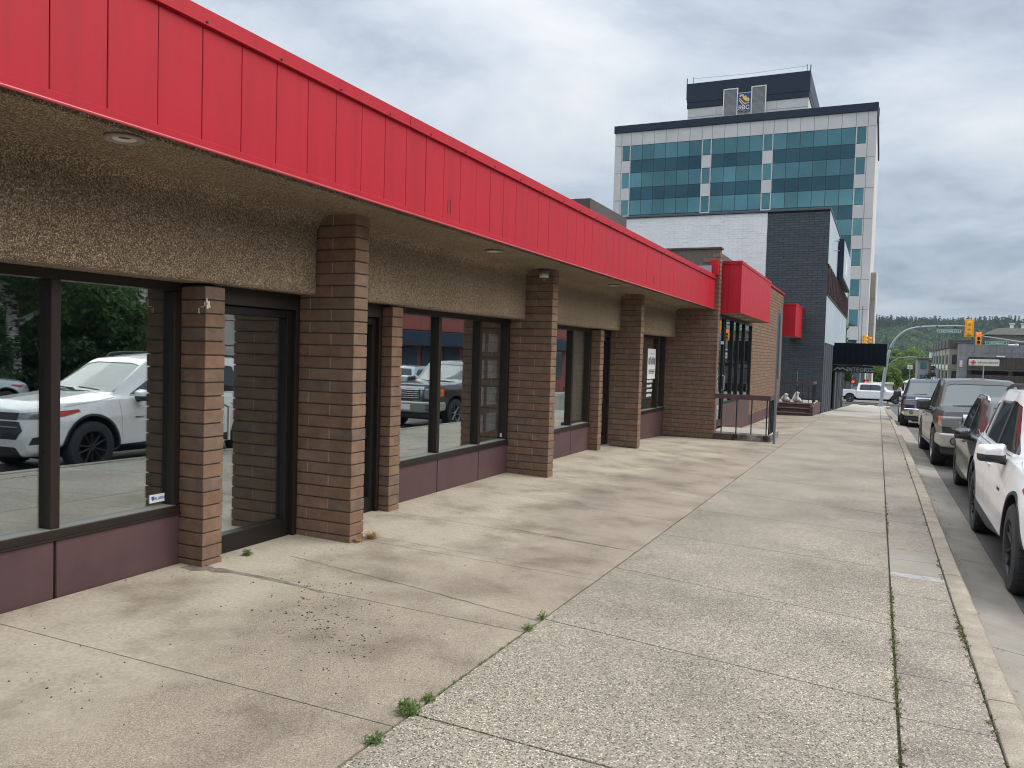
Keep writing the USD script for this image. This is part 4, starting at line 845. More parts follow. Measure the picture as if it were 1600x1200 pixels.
def wipers(x0, z0, x1, z1, y=.6):
    return [('wiper', 'trim_black', cat([tube([(x0 + .02, -y * .95, z0 + .03), (x0 + .01, -.1, z0 + .055)], .011, 6), tube([(x0 + .02, .05, z0 + .03), (x0 + .01, y * .9, z0 + .055)], .011, 6)]))]

def tube_m(pts, r): return union([m3.Manifold.batch_hull([sph(*a, r, 6), sph(*b, r, 6)]) for a, b in zip(pts[:-1], pts[1:])])
def suv_spec(p, rim, detail=True, H=1.0, black=False):
    S = dict(paint=p, rim=rim, axles=(1.535, -1.535), r=.385, tw=.25, track=.985, arch=.435, spokes=5, edge=.07 if detail else .12)
    S['hulls'] = [
        [(2.30, .62, .36, .08), (2.36, .30, .34, .08), (2.36, .62, .60, .09), (2.42, .25, .62, .08), (2.30, .66, .88, .07), (2.36, .25, .90, .07), (1.95, .89, .50, .07), (1.95, .90, .78, .06), (1.90, .80, .98, .06), (2.22, .50, 1.00, .05), (2.26, 0, 1.02, .05),
         (1.1, .965, .42, .03), (1.1, .955, .82, .03), (1.1, .88, 1.05, .04), (.95, .60, 1.155, .04), (.95, 0, 1.185, .04), (0, .97, .34, .03), (0, .965, .80, .03), (0, .92, 1.07, .03), (-1.6, .975, .40, .03), (-1.6, .97, .85, .03), (-1.6, .93, 1.10, .03),
         (-2.45, .84, .40, .06), (-2.52, .82, .75, .07), (-2.50, .78, 1.10, .06), (-2.62, .45, .45, .06), (-2.64, .45, .85, .06), (-2.58, .4, 1.12, .06)],
        [(1.12, .72, 1.08, .04), (1.18, 0, 1.12, .04), (.7, .87, 1.06, .02), (.28, .60, 1.62, .05), (.30, 0, 1.66, .05), (-.3, .655, 1.695, .05), (-.3, 0, 1.745, .04), (-1.3, .655, 1.69, .05), (-1.3, 0, 1.74, .04), (-2.15, .60, 1.63, .05), (-2.2, 0, 1.68, .05),
         (-1.8, .885, 1.10, .02), (-2.45, .76, 1.12, .04), (-2.56, .3, 1.14, .04)]]
    S['side_windows'] = [[(.80, 1.135), (.05, 1.575), (-.28, 1.62), (-.36, 1.61), (-.36, 1.145)], [(-.45, 1.148), (-.45, 1.615), (-1.25, 1.605), (-1.33, 1.59), (-1.42, 1.17)], [(-1.50, 1.18), (-1.42, 1.58), (-1.95, 1.535), (-2.22, 1.28), (-2.1, 1.21)]]
    S['windscreen'] = [(-.74, 1.17), (.74, 1.17), (.60, 1.585), (.4, 1.62), (-.4, 1.62), (-.60, 1.585)]; S['windscreen_x'] = (.12, 1.6)
    S['rear_window'] = [(-.65, 1.22), (.65, 1.22), (.5, 1.58), (-.5, 1.58)]; S['rear_x'] = (-3, -2.1)
    S['seams'] = [((1.03, .42), (1.06, 1.06)), ((-.405, .42), (-.405, 1.62)), ((-1.36, 1.0), (-1.44, 1.14)), ((1.95, .98), (1.10, 1.10))] if detail else []
    S['moulding'] = .030
    f = lambda P: pr(P, 1.5, 2.8, 'x')
    fh = lambda P: pr(P, 2.06, 2.8, 'x')
    sym = lambda P: union([f(P), f([(-a, b) for a, b in P][::-1])])
    S['decals'] = [('rocker', 'trim_black', pr([(1.0, .2), (1.06, .40), (-.95, .47), (-1.1, .50), (-1.1, .2)], -1.2, 1.2, 'y')),
        *[('headlight', 'lamp_clear', fh([(s * a, b) for a, b in [(.52, .815), (.80, .82), (.97, .93), (.97, .965), (.80, .935), (.56, .895)]][::s])) for s in (1, -1)], ('turn_lamp', 'lamp_amber' if black else 'lamp_red', pr([(2.055, .84), (1.72, .915), (1.74, .95), (2.055, .925)], -1.2, 1.2, 'y')),
        ('grille', 'trim_black', f([(-.52, .80), (.52, .80), (.54, .90), (-.54, .90)])), ('lower_grille', 'trim_black', f([(-.55, .53), (.55, .53), (.66, .66), (.56, .78), (-.56, .78), (-.66, .66)])), ('lower_intake', 'trim_black', f([(-.62, .20), (.62, .20), (.5, .42), (-.5, .42)])),
        ('fog_vent', 'trim_black', sym([(.70, .46), (.86, .48), (.84, .60), (.74, .56)]))]
    sh = lambda P: f(P)
    S['decals'] += [('tail_lamp', 'lamp_red', union([pr([(s * .52, .98), (s * 1.0, 1.0), (s * 1.0, 1.13), (s * .55, 1.1)][::int(s)], -3, -2.25, 'x') for s in (-1, 1)]))]
    ex = []
    ex += mirrors(.70, .965, 1.075, .18, .12, .09, p)
    S['decals'].append(('pillar_trim', 'trim_black', pr([(-.462, 1.14), (-.462, 1.62), (-.348, 1.62), (-.348, 1.14)], -1.2, 1.2, 'y')))
    ex += [('window_trim', 'chrome', union([tube_m([(.86, s * .905, 1.125), (-.4, s * .93, 1.135), (-1.5, s * .93, 1.16), (-2.15, s * .89, 1.20)], .007) for s in (1,)])), ('window_trim', 'chrome', union([tube_m([(.86, s * .905, 1.125), (-.4, s * .93, 1.135), (-1.5, s * .93, 1.16), (-2.15, s * .89, 1.20)], .007) for s in (-1,)]))]
    ex += handles((-.17, -1.18), (.955, .965), (.955, .975), p if not black else 'trim_black')
    ex += wipers(1.12, 1.175, 0, 0)
    for s in (-1, 1): ex.append(('roof_rail', 'chrome' if black else 'trim_black', tube([(.05, s * .63, 1.695), (-.02, s * .635, 1.755), (-.35, s * .645, 1.785), (-1.3, s * .64, 1.78), (-1.95, s * .61, 1.73), (-2.02, s * .6, 1.68)], .022, 8)))
    for z in (.835, .865): ex.append(('grille_bar', 'chrome', cat([tube([(2.395 - .0, -.5, z), (2.435, -.22, z), (2.435, .22, z), (2.395, .5, z)], .009, 6)])))
    for z in (.58, .64, .70): ex.append(('grille_bar', 'grey_rim', cat([tube([(2.44, -.56, z), (2.492, -.25, z), (2.492, .25, z), (2.44, .56, z)], .008, 6)])))
    ex.append(('antenna', p, m3.Manifold.batch_hull([sph(-1.95, 0, 1.70, .025, 8), sph(-2.1, 0, 1.74, .015, 8), sph(-2.12, 0, 1.69, .03, 8)])))
    S['extras'] = ex
    return S
def truck_spec(p, rim, wb=3.68, gmc=False, bed=True, edge=.075, H=0.0):
    h = wb / 2; cx = .35
    S = dict(paint=p, rim=rim, axles=(h, -h), r=.405, tw=.27, track=.995, arch=.475, spokes=6, style='x', edge=edge, soft=4, proud=.005)
    fx = h + .93
    S['hulls'] = [
        # nose and hood
        [(fx - .10, .80, .62, .06), (fx - .02, .5, .62, .06), (fx - .12, .84, 1.02, .05), (fx - .03, .45, 1.05, .05), (fx - .17, .80, 1.13, .05), (fx - .07, .4, 1.15, .05), (h, .955, .62, .03), (h, .955, 1.05, .03), (h - .1, .88, 1.17, .04), (h - .5, .955, .55, .03), (h - .72, .955, 1.08, .03), (h - .75, .80, 1.225, .03), (h - .72, 0, 1.25, .03), (fx - .25, 0, 1.195, .03)],
        # cab
        [(h - .55, .955, .48, .03), (h - .55, .95, 1.08, .03), (h - .75, .90, 1.16, .03), (-h + .95 - .35, .955, .48, .03), (-h + .6, .95, 1.08, .03), (-h + .6, .90, 1.16, .03)],
        [(h - .62, .80, 1.15, .03), (h - .55, 0, 1.2, .03), (h - .9, .885, 1.13, .02), (h - 1.28, .64, 1.76, .05), (h - 1.26, 0, 1.80, .05), (h - 1.9, .66, 1.80, .05), (h - 1.9, 0, 1.845, .04), (-h + 1.1, .66, 1.79, .05), (-h + .75, .62, 1.74, .05), (-h + .8, 0, 1.80, .05), (-h + .62, .87, 1.14, .02), (-h + .58, 0, 1.2, .03)]]
    S['hulls'].append([(-h + .52, .95, .58, .03), (-h + .52, .95, 1.14, .025), (-h - 1.17, .94, .62, .03), (-h - 1.17, .94, 1.14, .025)])
    S['minus'] = [rbox(-h - 1.10, -h + .42, -.82, .82, .72, 1.6, .03), m3.Manifold.cube((.025, 3, 1.2)).translate((-h + .535, -1.5, .66))]
    wz0, wz1 = 1.19, 1.70
    xm = (h - 1.28 - h + .75) / 2 - .1
    S['side_windows'] = [[(h - .98, wz0), (h - 1.42, 1.66), (h - 1.58, wz1), (-.16, wz1), (-.16, wz0)], [(-.27, wz0), (-.27, wz1), (-h + 1.02, wz1), (-h + .9, 1.66), (-h + .84, wz0)]]
    S['windscreen'] = [(-.76, 1.25), (.76, 1.25), (.64, 1.70), (.5, 1.735), (-.5, 1.735), (-.64, 1.70)]; S['windscreen_x'] = (h - 1.5, h + .2)
    S['seams'] = [((h - .62, .5), (h - .64, 1.16)), ((-.215, .5), (-.215, 1.76)), ((-h + .70, 1.74), (-h + .72, .8))]
    f = lambda P: pr(P, fx - .75, fx + .4, 'x')
    fh = lambda P: pr(P, fx - .215, fx + .4, 'x')
    sym = lambda P: union([f(P), f([(-a, b) for a, b in P][::-1])])
    if not gmc:
        S['decals'] = [*[('headlight', 'lamp_clear', fh([(s * a, b) for a, b in [(.54, .83), (.68, .80), (.72, .86), (1.1, .88), (1.1, 1.07), (.53, 1.08)]][::s])) for s in (1, -1)], ('turn_lamp', 'lamp_amber', pr([(fx - .22, .89), (fx - .36, .89), (fx - .36, 1.07), (fx - .22, 1.07)], -1.2, 1.2, 'y')),
            ('grille_surround', 'chrome', f([(-.50, .72), (.50, .72), (.51, 1.13), (-.51, 1.13)])), ]
        ex = [('grille', 'trim_black', rbox(fx + .012, fx + .062, -.41, .41, .78, 1.055, .01))]
        for z in (.82, .875, .93, .985, 1.035): ex.append(('grille_bar', 'chrome', rbox(fx + .05, fx + .085, -.40, .40, z - .014, z + .014, .008)))
    else:
        S['decals'] = [*[('headlight', 'lamp_clear', fh([(s * a, b) for a, b in [(.56, .86), (1.1, .86), (1.1, 1.06), (.56, 1.07)]][::s])) for s in (1, -1)], ('turn_lamp', 'lamp_amber', pr([(fx - .22, .88), (fx - .36, .88), (fx - .36, 1.05), (fx - .22, 1.05)], -1.2, 1.2, 'y')),
            ('grille_surround', 'chrome', f([(-.50, .66), (.50, .66), (.56, .76), (.54, 1.14), (-.54, 1.14), (-.56, .76)]))]
        ex = [('grille', 'trim_black', rbox(fx + .012, fx + .062, -.46, .46, .72, 1.075, .01)), ('hood_scoop', 'trim_black', m3.Manifold.batch_hull([sph(fx - .55, a, 1.19, .02, 8) for a in (-.5, -.25)] + [sph(fx - .75, a, 1.215, .02, 8) for a in (-.47, -.28)]))]
        ex += [('emblem', 'lamp_red', text_on('GMC', .11, '+x', (fx + .064, 0, .87), depth=.015))]
        for z in (.79, .96): ex.append(('grille_bar', 'grey_rim', rbox(fx + .05, fx + .075, -.45, .45, z - .03, z + .03, .01)))
    S['decals'].append(('pillar_trim', 'trim_black', pr([(-.285, 1.2), (-.285, 1.70), (-.145, 1.70), (-.145, 1.2)], -1.2, 1.2, 'y')))
    bm = 'chrome' if gmc else 'bumper_silver'
    ex += [('bumper', bm, m3.Manifold.batch_hull([sph(fx + a, s * b, z, .05, 12) for s in (-1, 1) for a, b, z in ((.06, .45, .48), (.07, .45, .68), (-.04, .86, .50), (-.04, .88, .69), (-.35, .93, .55), (-.35, .93, .68))])),
           ('bumper_valance', 'trim_black', m3.Manifold.batch_hull([sph(fx + a, s * b, z, .04, 10) for s in (-1, 1) for a, b, z in ((.02, .5, .32), (.03, .5, .42), (-.1, .84, .34), (-.1, .86, .46))]))]
    for s in (-1, 1):
        ex.append(('fog_lamp', 'trim_black', cyl((fx + .03, s * .66, .585), .075, .09, 'x', 20))); ex.append(('fog_lens', 'lamp_clear', cyl((fx + .036, s * .66, .585), .055, .09, 'x', 20)))
        ex.append(('running_board', 'grey_rim', rbox(-h + .7, h - .62, .88 if s > 0 else -1.0, 1.0 if s > 0 else -.88, .40, .45, .02)))
        ex.append(('tail_lamp', 'lamp_red', rbox(-h - 1.215, -h - 1.10, .80 if s > 0 else -.965, .965 if s > 0 else -.80, .82, 1.12, .02)))
    ex.append(('licence_plate', 'white_plastic', cbx(fx + .115, fx + .122, -.16, .16, .50, .65, .002)))
    S['moulding'] = .018; S['moulding_mat'] = p
    ex += mirrors(h - .98, 1.02, 1.17, .20, .17, .09, 'trim_black' if gmc or p != 'truck_white' else p, two=False)
    ex += handles((-.03, -1.05), (.965, .965), (1.0, 1.0), 'trim_black' if gmc else p)
    ex += wipers(h - .62, 1.225, 0, 0)
    ex += [('antenna', 'trim_black', tube([(h - .35, -.86, 1.17), (h - .38, -.86, 1.75)], .004, 5)), ('roof_beacon', 'trim_black', m3.Manifold.batch_hull([sph(h - 1.5, a, 1.855, .012, 8) for a in (-.12, .12)]))]
    ex.append(('rear_bumper', 'chrome', rbox(-h - 1.33, -h - 1.17, -.9, .9, .52, .70, .04)))
    S['extras'] = ex
    return S
plain('bumper_silver', (.40, .385, .35), .3, .6)
def place(name, label, category, x, y, z, rot, spec, pitch=0.0, group=None, scale=None):
    t = Thing(name, label, category, (0, 0, 0), 0, group, local=True)
    xf = UsdGeom.Xformable(t.prim); xf.ClearXformOpOrder()
    xf.AddTranslateOp().Set(Gf.Vec3d(x, y, z)); xf.AddRotateZOp().Set(float(rot))
    if pitch: xf.AddRotateYOp().Set(float(pitch))
    if scale: xf.AddScaleOp().Set(Gf.Vec3f(*scale))
    car(t, spec); return t
zr = lambda x, y: float(zroad(np.array([x]), np.array([y]))[0])
t = place('parked_suv', 'white sport utility vehicle with black wheels, nearest car at the kerb', 'car', 2.085, 9.88, zr(1.3, 9.88), -90, suv_spec('white_paint', 'black_rim'), -.9, scale=(1, 1, 1.03))
for s in (-1, 1): t.part('badge', text_on('TRAVERSE', .026, '-y' if s < 0 else '+y', (.72, s * .985, .80), depth=.006), 'trim_black')
t = place('parked_suv', 'black sport utility vehicle with silver roof rails parked behind the white one', 'car', 2.17, 14.75, zr(1.3, 14.75), -90, suv_spec('black_paint', 'black_rim', black=True), -1.0, scale=(.885, .93, .905))
t = place('pickup_truck', 'dark grey pickup truck with chrome grille and silver bumper at the kerb', 'pickup', 2.0, 21.2, zr(1.3, 21.2) - .01, -88.9, truck_spec('grey_paint', 'grey_rim'), -1.1)
t = place('pickup_truck', 'dark blue pickup truck with chrome bumper, farthest of the parked row', 'pickup', 1.74, 35.7, zr(1.2, 35.7) - .03, -90, truck_spec('blue_paint', 'grey_rim', gmc=True), -2.0)
t = place('pickup_truck', 'white four door pickup truck crossing the intersection sideways', 'pickup', -.62, 86.2, float(zp(86.2)) - .12, 0, truck_spec('truck_white', 'grey_rim', wb=4.06, edge=.1), scale=(1, 1.02, 1.05))
SUV2 = place('parked_suv', 'silver grey hatchback parked across the street, seen in the three-pane window', 'car', 11.8, 35.6, zr(11.6, 35.6), 90, suv_spec('silver_paint', 'grey_rim', detail=False), 1.4, scale=(.88, .92, .90))
def more(src, x, y, z, rot, label, scale=None, pitch=0):
    pr_ = src.copy((x, y, z), rot, label); xf = UsdGeom.Xformable(pr_)
    if pitch: xf.AddRotateYOp().Set(float(pitch))
    if scale: xf.AddScaleOp().Set(Gf.Vec3f(*scale))
more(SUV2, 11.7, 12.0, zr(11.6, 12.0), 90, 'silver car parked across the street, seen at the left edge of the nearest window', (.9, .92, .88))
t = place('parked_suv', 'dark red car beyond the grey pickup at the right edge of the view', 'car', 12.0, 62, zr(11, 62), 90, suv_spec('red_paint', 'grey_rim', detail=False), 2.0, scale=(.9, .93, .86))
for k, (x_, y_, r_) in enumerate(((-.4, 132, 90), (3.2, 121, -90), (.5, 150, 90), (3.6, 166, -90))):
    more(SUV2, x_ + 2, y_, float(zp(y_)) - .3, r_, ['silver car driving away beyond the crossing', 'silver car driving up toward the crossing', 'small silver car on the far slope, left lane', 'small silver car on the far slope, right lane'][k])
# ------------------------------------------------------------------ traffic signals and lamps
def blade(x, y, z, wdt, hgt, name_label, text='VICTORIA ST'):
    t = Thing('street_sign', name_label, 'street sign', (x, y, z))
    t.part('plate', cbx(x - wdt / 2, x + wdt / 2, y - .01, y + .01, z - hgt / 2, z + hgt / 2, .003), 'sign_green')
    b = .022
    t.part('border', cat([bx(x - wdt / 2 + b, x + wdt / 2 - b, y - .014, y - .0105, zz - .012, zz + .012) for zz in (z - hgt / 2 + b, z + hgt / 2 - b)] + [bx(xx - .012, xx + .012, y - .014, y - .0105, z - hgt / 2 + b + .013, z + hgt / 2 - b - .013) for xx in (x - wdt / 2 + b, x + wdt / 2 - b)]), 'white_plastic')
    t.part('letters', text_on(text, hgt * .42, '-y', (x, y - .0115, z), depth=.006), 'white_plastic')
    for s in (-1, 1): t.part('arrow', extr([(x + s * (wdt / 2 - .09), z), (x + s * (wdt / 2 - .19), z + .06), (x + s * (wdt / 2 - .19), z - .06)][::int(s)], .004, 'xz', y - .0155), 'white_plastic')
    for s in (-.3, .3): t.part('hanger', tube([(x + s * wdt, y, z + hgt / 2), (x + s * wdt, y, z + hgt / 2 + .22)], .02, 6), 'slate')
def signal(x, y, z, facing, label, lit=None, w_=.46, h_=1.22, plate=True, rot=0):
    """A three-lamp head; facing -1: lenses toward the viewer at smaller y."""
    t = Thing('traffic_signal', label, 'traffic light', (x, y, z), rot, local=True)
    t.part('housing', cbx(-.18, .18, -.11, .11, -h_ / 2 + .08, h_ / 2 - .08, .03), 'signal_yellow')
    if plate: t.part('back_plate', cbx(-w_ / 2 - .1, w_ / 2 + .1, -.02, .02, -h_ / 2 - .05, h_ / 2 + .05, .02), 'signal_yellow')
    for k, zz in enumerate((.36, 0, -.36)):
        c = (0, facing * .13, zz)
        p = t.part('lens', cyl((0, facing * .115, zz), .145, .03, 'y', 24), 'red_lamp' if (lit == k) else 'black')
        a = np.linspace(-.25 * np.pi, 1.25 * np.pi, 15); ring = [(.16 * np.cos(u), zz + .16 * np.sin(u)) for u in a]; rin = [(.15 * np.cos(u), zz + .15 * np.sin(u)) for u in a][::-1]
        t.part('visor', extr(ring + rin, .22, 'xz', .11 if facing > 0 else -.33), 'signal_yellow', parent=p)
        if facing > 0:  t.part('rear_door', cbx(-.14, .14, -.15, -.108, zz - .09, zz + .12, .02), 'signal_yellow')
    return t
t = Thing('signal_mast', 'grey curved mast arm pole at the street corner carrying a signal over the road', 'signal pole', (.11, 73, -1.95))
zg = float(zwalk(np.array([.1]), np.array([73.]))[0])
arm = [(.11, 73, zg), (.25, 73, zg + 2.2), (.40, 73, 1.6), (.52, 73, 2.4), (.85, 73, 3.35), (1.35, 73, 4.0), (1.95, 73, 4.40), (2.8, 73, 4.60), (4.2, 73, 4.68), (5.9, 73, 4.72)]
from scipy.interpolate import CubicSpline
ap = np.array(arm); s_ = np.concatenate([[0], np.cumsum(np.linalg.norm(np.diff(ap, axis=0), axis=1))]); cs_ = PchipInterpolator(s_, ap)
us = np.linspace(0, s_[-1], 48); t.part('mast', tube(cs_(us), np.interp(us, [0, s_[-1]], [.15, .06]), 12), 'galvanised', 40)
t.part('base', cyl((.11, 73, zg + .08), .24, .16, n=16), 'galvanised'); t.part('clamp', cat([cyl((xx, 73, 4.66), .085, .12, 'x', 12) for xx in (2.75, 3.95, 5.2)]), 'slate')
signal(6.2, 72.9, 4.55, 1, 'yellow traffic signal on the near mast arm, seen from behind', h_=1.30, w_=.42)
blade(4.8, 72.95, 4.30, 1.62, .30, 'green street name sign hanging from the near mast arm')
t = Thing('signal_mast', 'long straight mast arm across the intersection carrying the red signal', 'signal pole', (19, 93, -2.5))
t.part('mast', tube([(19, 93, -2.6), (19, 93, 3.5), (18.9, 93, 3.75), (12.6, 93, 4.0), (8.9, 93, 4.58)], [.15, .13, .12, .08, .06], 12), 'galvanised', 40)
signal(8.75, 92.9, 4.30, -1, 'yellow traffic signal on the far mast arm showing red', lit=0, h_=1.22, w_=.32)
blade(10.35, 92.95, 3.88, 2.0, .34, 'green street name sign hanging from the far mast arm')
t = Thing('street_lamp', 'white lamp head on the far mast arm', 'street lamp', (11.9, 93, 3.7)); t.part('lamp_head', tri(hull([(11.5, 0, 3.72, .10), (12.2, 0, 3.74, .13)]).translate((0, 93.6, 0))), 'white_plastic', 40); t.part('bracket', tube([(12.0, 93.6, 3.8), (12.3, 93, 4.0)], .03, 6), 'galvanised')
t = Thing('signal_pole', 'grey signal post behind the lettered canopy with a stacked yellow signal', 'signal pole', (-2.0, 78, -2.2))
t.part('post', tube([(-2.05, 94, -2.5), (-2.05, 94, 6.7)], .09, 10), 'galvanised', 40); t.part('finial', tube([(-2.05, 94, 6.7), (-2.05, 94, 7.6)], .035, 8), 'slate')
signal(-1.75, 93.8, 3.95, 1, 'stacked yellow signal with visors above the lettered canopy', rot=-62, plate=False, h_=1.3); 
signal(-1.30, 94.1, 3.75, 1, 'second yellow signal head turned aside above the lettered canopy', rot=-100, plate=False, h_=1.3)
for k, (xx, yy, zz) in enumerate(((-2.62, 92.5, -.45), (-1.36, 92.5, -.45))):
    t = Thing('pedestrian_signal', ['pedestrian signal with red hand, left of the two under the lettered board', 'pedestrian signal with red hand, right of the two under the lettered board'][k], 'pedestrian signal', (xx, yy, zz))
    t.part('housing', cbx(xx - .24, xx + .24, yy - .12, yy + .12, zz - .24, zz + .24, .02), 'black')
    hand = [(-.10, -.14), (.08, -.14), (.12, -.02), (.10, .10), (.06, .02), (.05, .15), (.01, .02), (-.02, .16), (-.05, .02), (-.09, .12), (-.09, -.02), (-.14, .03)]
    t.part('hand_symbol', extr([(xx + 1.15 * a, zz + 1.15 * b) for a, b in hand], .02, 'xz', yy - .145), 'red_lamp')
    t.part('post', tube([(xx + (.1 if k else -.1), yy + .2, -2.6), (xx + (.1 if k else -.1), yy + .2, zz + .9)], .07, 8), 'aluminium' if k else 'galvanised')
t = Thing('utility_cabinet', 'grey metal signal cabinet at the far corner', 'cabinet', (-2.1, 94, -2.6)); t.part('body', cbx(-2.6, -1.75, 93.2, 93.8, -2.7, -1.05, .03), 'galvanised'); t.part('door_seam', cbx(-2.2, -2.18, 93.18, 93.21, -2.6, -1.15, .002), 'slate')
t = Thing('street_lamp', 'slim curved street lamp beyond the crossing', 'street lamp', (.9, 125, -3)); t.part('post', tube([(.95, 125, -3.4), (1.0, 125, .8), (1.35, 125, 1.75), (2.2, 125, 2.3), (3.6, 125, 2.5)], [.13, .1, .09, .07, .06], 10), 'galvanised', 40); t.part('lamp_head', cbx(3.5, 4.4, 124.8, 125.2, 2.38, 2.52, .04), 'galvanised')
for k, (xx, yy, z1) in enumerate(((4.4, 150, -.6), (9.4, 168, -.4))):
    t = Thing('street_lamp', ['grey post with a white sign by the far slope', 'curved lamp post before the dark cypress'][k], 'street lamp', (xx, yy, -4)); t.part('post', tube([(xx, yy, float(zp(yy)) - .6), (xx, yy, z1 + 1.2), (xx - (.0 if k == 0 else 1.2), yy, z1 + (1.9 if k == 0 else 2.2))], .08, 8), 'galvanised')
    if k == 0: t.part('sign', cbx(xx - .4, xx + .4, yy - .05, yy - .02, z1 + 1.2, z1 + 1.9, .01), 'white_plastic')
wire = lambda a, b, sag: tube([np.array(a) * (1 - u) + np.array(b) * u - np.array([0, 0, 4 * sag * u * (1 - u)]) for u in np.linspace(0, 1, 14)], .02, 4)
single('overhead_wire', wire((-6, 140, 1.2), (40, 140, 1.0), .25), 'slate', 'thin overhead wire crossing the far street', 'wire')
# crosswalk blocks
for k, xx in enumerate(np.arange(-2.2, 13, 1.25)):
    single('crosswalk_block', bx(xx, xx + .55, 77.2, 79.0, float(zp(78)) - .116, float(zp(78)) - .112) if False else sheet(xx, xx + .55, 77.0, 78.6, lambda x, y: zp(y) - .115 + 0 * x, 1, 2, 0), 'off_white', None, None, kind='structure')
single('crosswalk_block', sheet(-2.2, 13, 88.5, 89.0, lambda x, y: zp(y) - .115 + 0 * x, 4, 2, 0), 'off_white', None, None, kind='structure')
single('sidewalk', sheet(-30, .7, 91.2, 101.3, lambda x, y: zp(y) - .04 + 0 * x, 10, 4, .2), 'smooth_concrete', 'pavement in front of the tower', kind='structure')
single('sidewalk', sheet(-2.4, .9, 101.35, 220, lambda x, y: zp(y) - .04 + 0 * x, 2, 16, .2), 'smooth_concrete', 'pavement running downhill beyond the tower', kind='structure')
single('sidewalk', sheet(13.05, 17.5, -60, 74, lambda x, y: zp(y) - .10 + 0 * x, 2, 60, .2), 'smooth_concrete', 'pavement across the street', kind='structure')
single('lawn', sheet(17.6, 60, -40, 30, lambda x, y: zp(y) - .05 + .01 * (x - 17.6), 8, 30, .3), 'grass', 'lawn under the trees across the street', kind='structure') if MAT(stage, L + 'grass', {'g': ('geometry', {}), 'n': ('noise_texture', {'scale': 2.0, 'detail': 8.0}), 'r': ('rgb_ramp', {'ramp': [(.35, (.03, .06, .015)), (.65, (.07, .11, .03))]}), 'p': ('principled_bsdf', {'roughness': .9})}, [('g.position', 'n.vector'), ('n.fac', 'r.fac'), ('r.color', 'p.base_color')], surface='p.BSDF') else 0

# ------------------------------------------------------------------ buildings beyond the crossing, right of the street
mottled('grey_block', (.16, .165, .17), (.24, .245, .25), .25, .85, fine=.06); mottled('brown_cladding', (.055, .044, .036), (.075, .062, .052), .5, .8); mottled('brown_cladding_b', (.045, .037, .031), (.065, .054, .046), .5, .8)
mottled('tan_render', (.28, .26, .215), (.34, .315, .27), .3, .85); mottled('red_brick', (.14, .075, .055), (.19, .11, .08), .6, .85); mottled('grey_siding', (.20, .215, .23), (.25, .265, .28), .4, .8); plain('far_window', (.03, .04, .05), .12, 0, .8); plain('roof_dark', (.07, .065, .062), .85)
pk = Thing('parkade', 'brown ribbed multi storey car park with dark open decks', 'building', (18, 130, -3.4))
YB = 128.0
for z0, z1 in ((1.15, 2.75), (-2.0, .28)):
    n = 46
    for k in range(n): pk.part('cladding_panel', cbx(10.9 + k * .52, 10.9 + k * .52 + .51, YB + rnd.uniform(-.03, .03), YB + .2, z0, z1, .02), rnd.choice(['brown_cladding', 'brown_cladding_b']))
pk.part('deck', cat([bx(11, 35, YB + .3, YB + 30, z, z + .3) for z in (-2.3, .9, 2.4)])  , 'grey_block'); pk.part('inner_wall', bx(11, 35, YB + 9, YB + 9.3, -4.5, 2.6), 'black')
pk.part('ground_wall', bx(10.9, 35, YB + 6, YB + 6.2, -4.6, -2.0), 'hole_black')
for xx in (10.95, 15.9, 20.9, 26, 31): pk.part('column', cbx(xx, xx + .7, YB + .1, YB + .7, -4.8, -1.95, .03), 'tan_render'); pk.part('column', cbx(xx, xx + .5, YB + .5, YB + 1, .25, 1.2, .03), 'brown_cladding')
pk.part('side_wall', cat([cbx(9.85, 10.88, YB + .4, YB + .7, z, z + 1.44, .02) for z in (-4.6, -3.14, -1.68, -.22, 1.24)]), 'grey_siding'); pk.part('lamp', cbx(14.3, 15.3, YB - .3, YB - .05, 2.80, 2.95, .03), 'white_plastic')
pk.part('side_sign', cbx(9.95, 10.3, YB + .30, YB + .38, 1.3, 2.2, .01), 'off_white')
cb = Thing('concrete_building', 'grey board-marked concrete block rising behind the brown car park', 'building', (14, 140, -3))
for k in range(9): 
    for j in range(2): cb.part('panel', cbx(10.6 + k * .965, 11.55 + k * .965, 138 + rnd.uniform(-.02, .02), 138.4, 2.0 + j * 1.42, 3.40 + j * 1.42, .015), 'grey_block')
cb.part('core', bx(10.6, 19.3, 138.2, 160, -4, 4.8), 'grey_block'); cb.part('roof_edge', cbx(10.5, 19.3, 137.9, 160, 4.84, 4.98, .02), 'roof_dark')
cb2 = Thing('white_building', 'pale blue grey building with a dark window at the right edge', 'building', (22, 136, 2)); cb2.part('wall', cbx(19.1, 30, 136.5, 150, -3, 4.55, .03), 'blue_panel'); cb2.part('window', cbx(20.35, 23.5, 136.4, 136.55, 2.95, 4.0, .02), 'far_window'); cb2.part('window_frame', cat([cbx(19.8, 20.0, 136.38, 136.5, 2.8, 4.1, .01), cbx(20.2, 20.35, 136.38, 136.5, 2.8, 4.1, .01)]), 'slate'); cb2.part('base_band', cbx(19.1, 30, 136.3, 136.48, 2.35, 2.75, .02), 'far_window')
hs = Thing('roof_house', 'grey green hip roofed building with two white vents above the concrete block', 'building', (24, 175, 4)); hs.part('wall', bx(19, 40, 176, 190, -2, 7.4), 'tan_render')
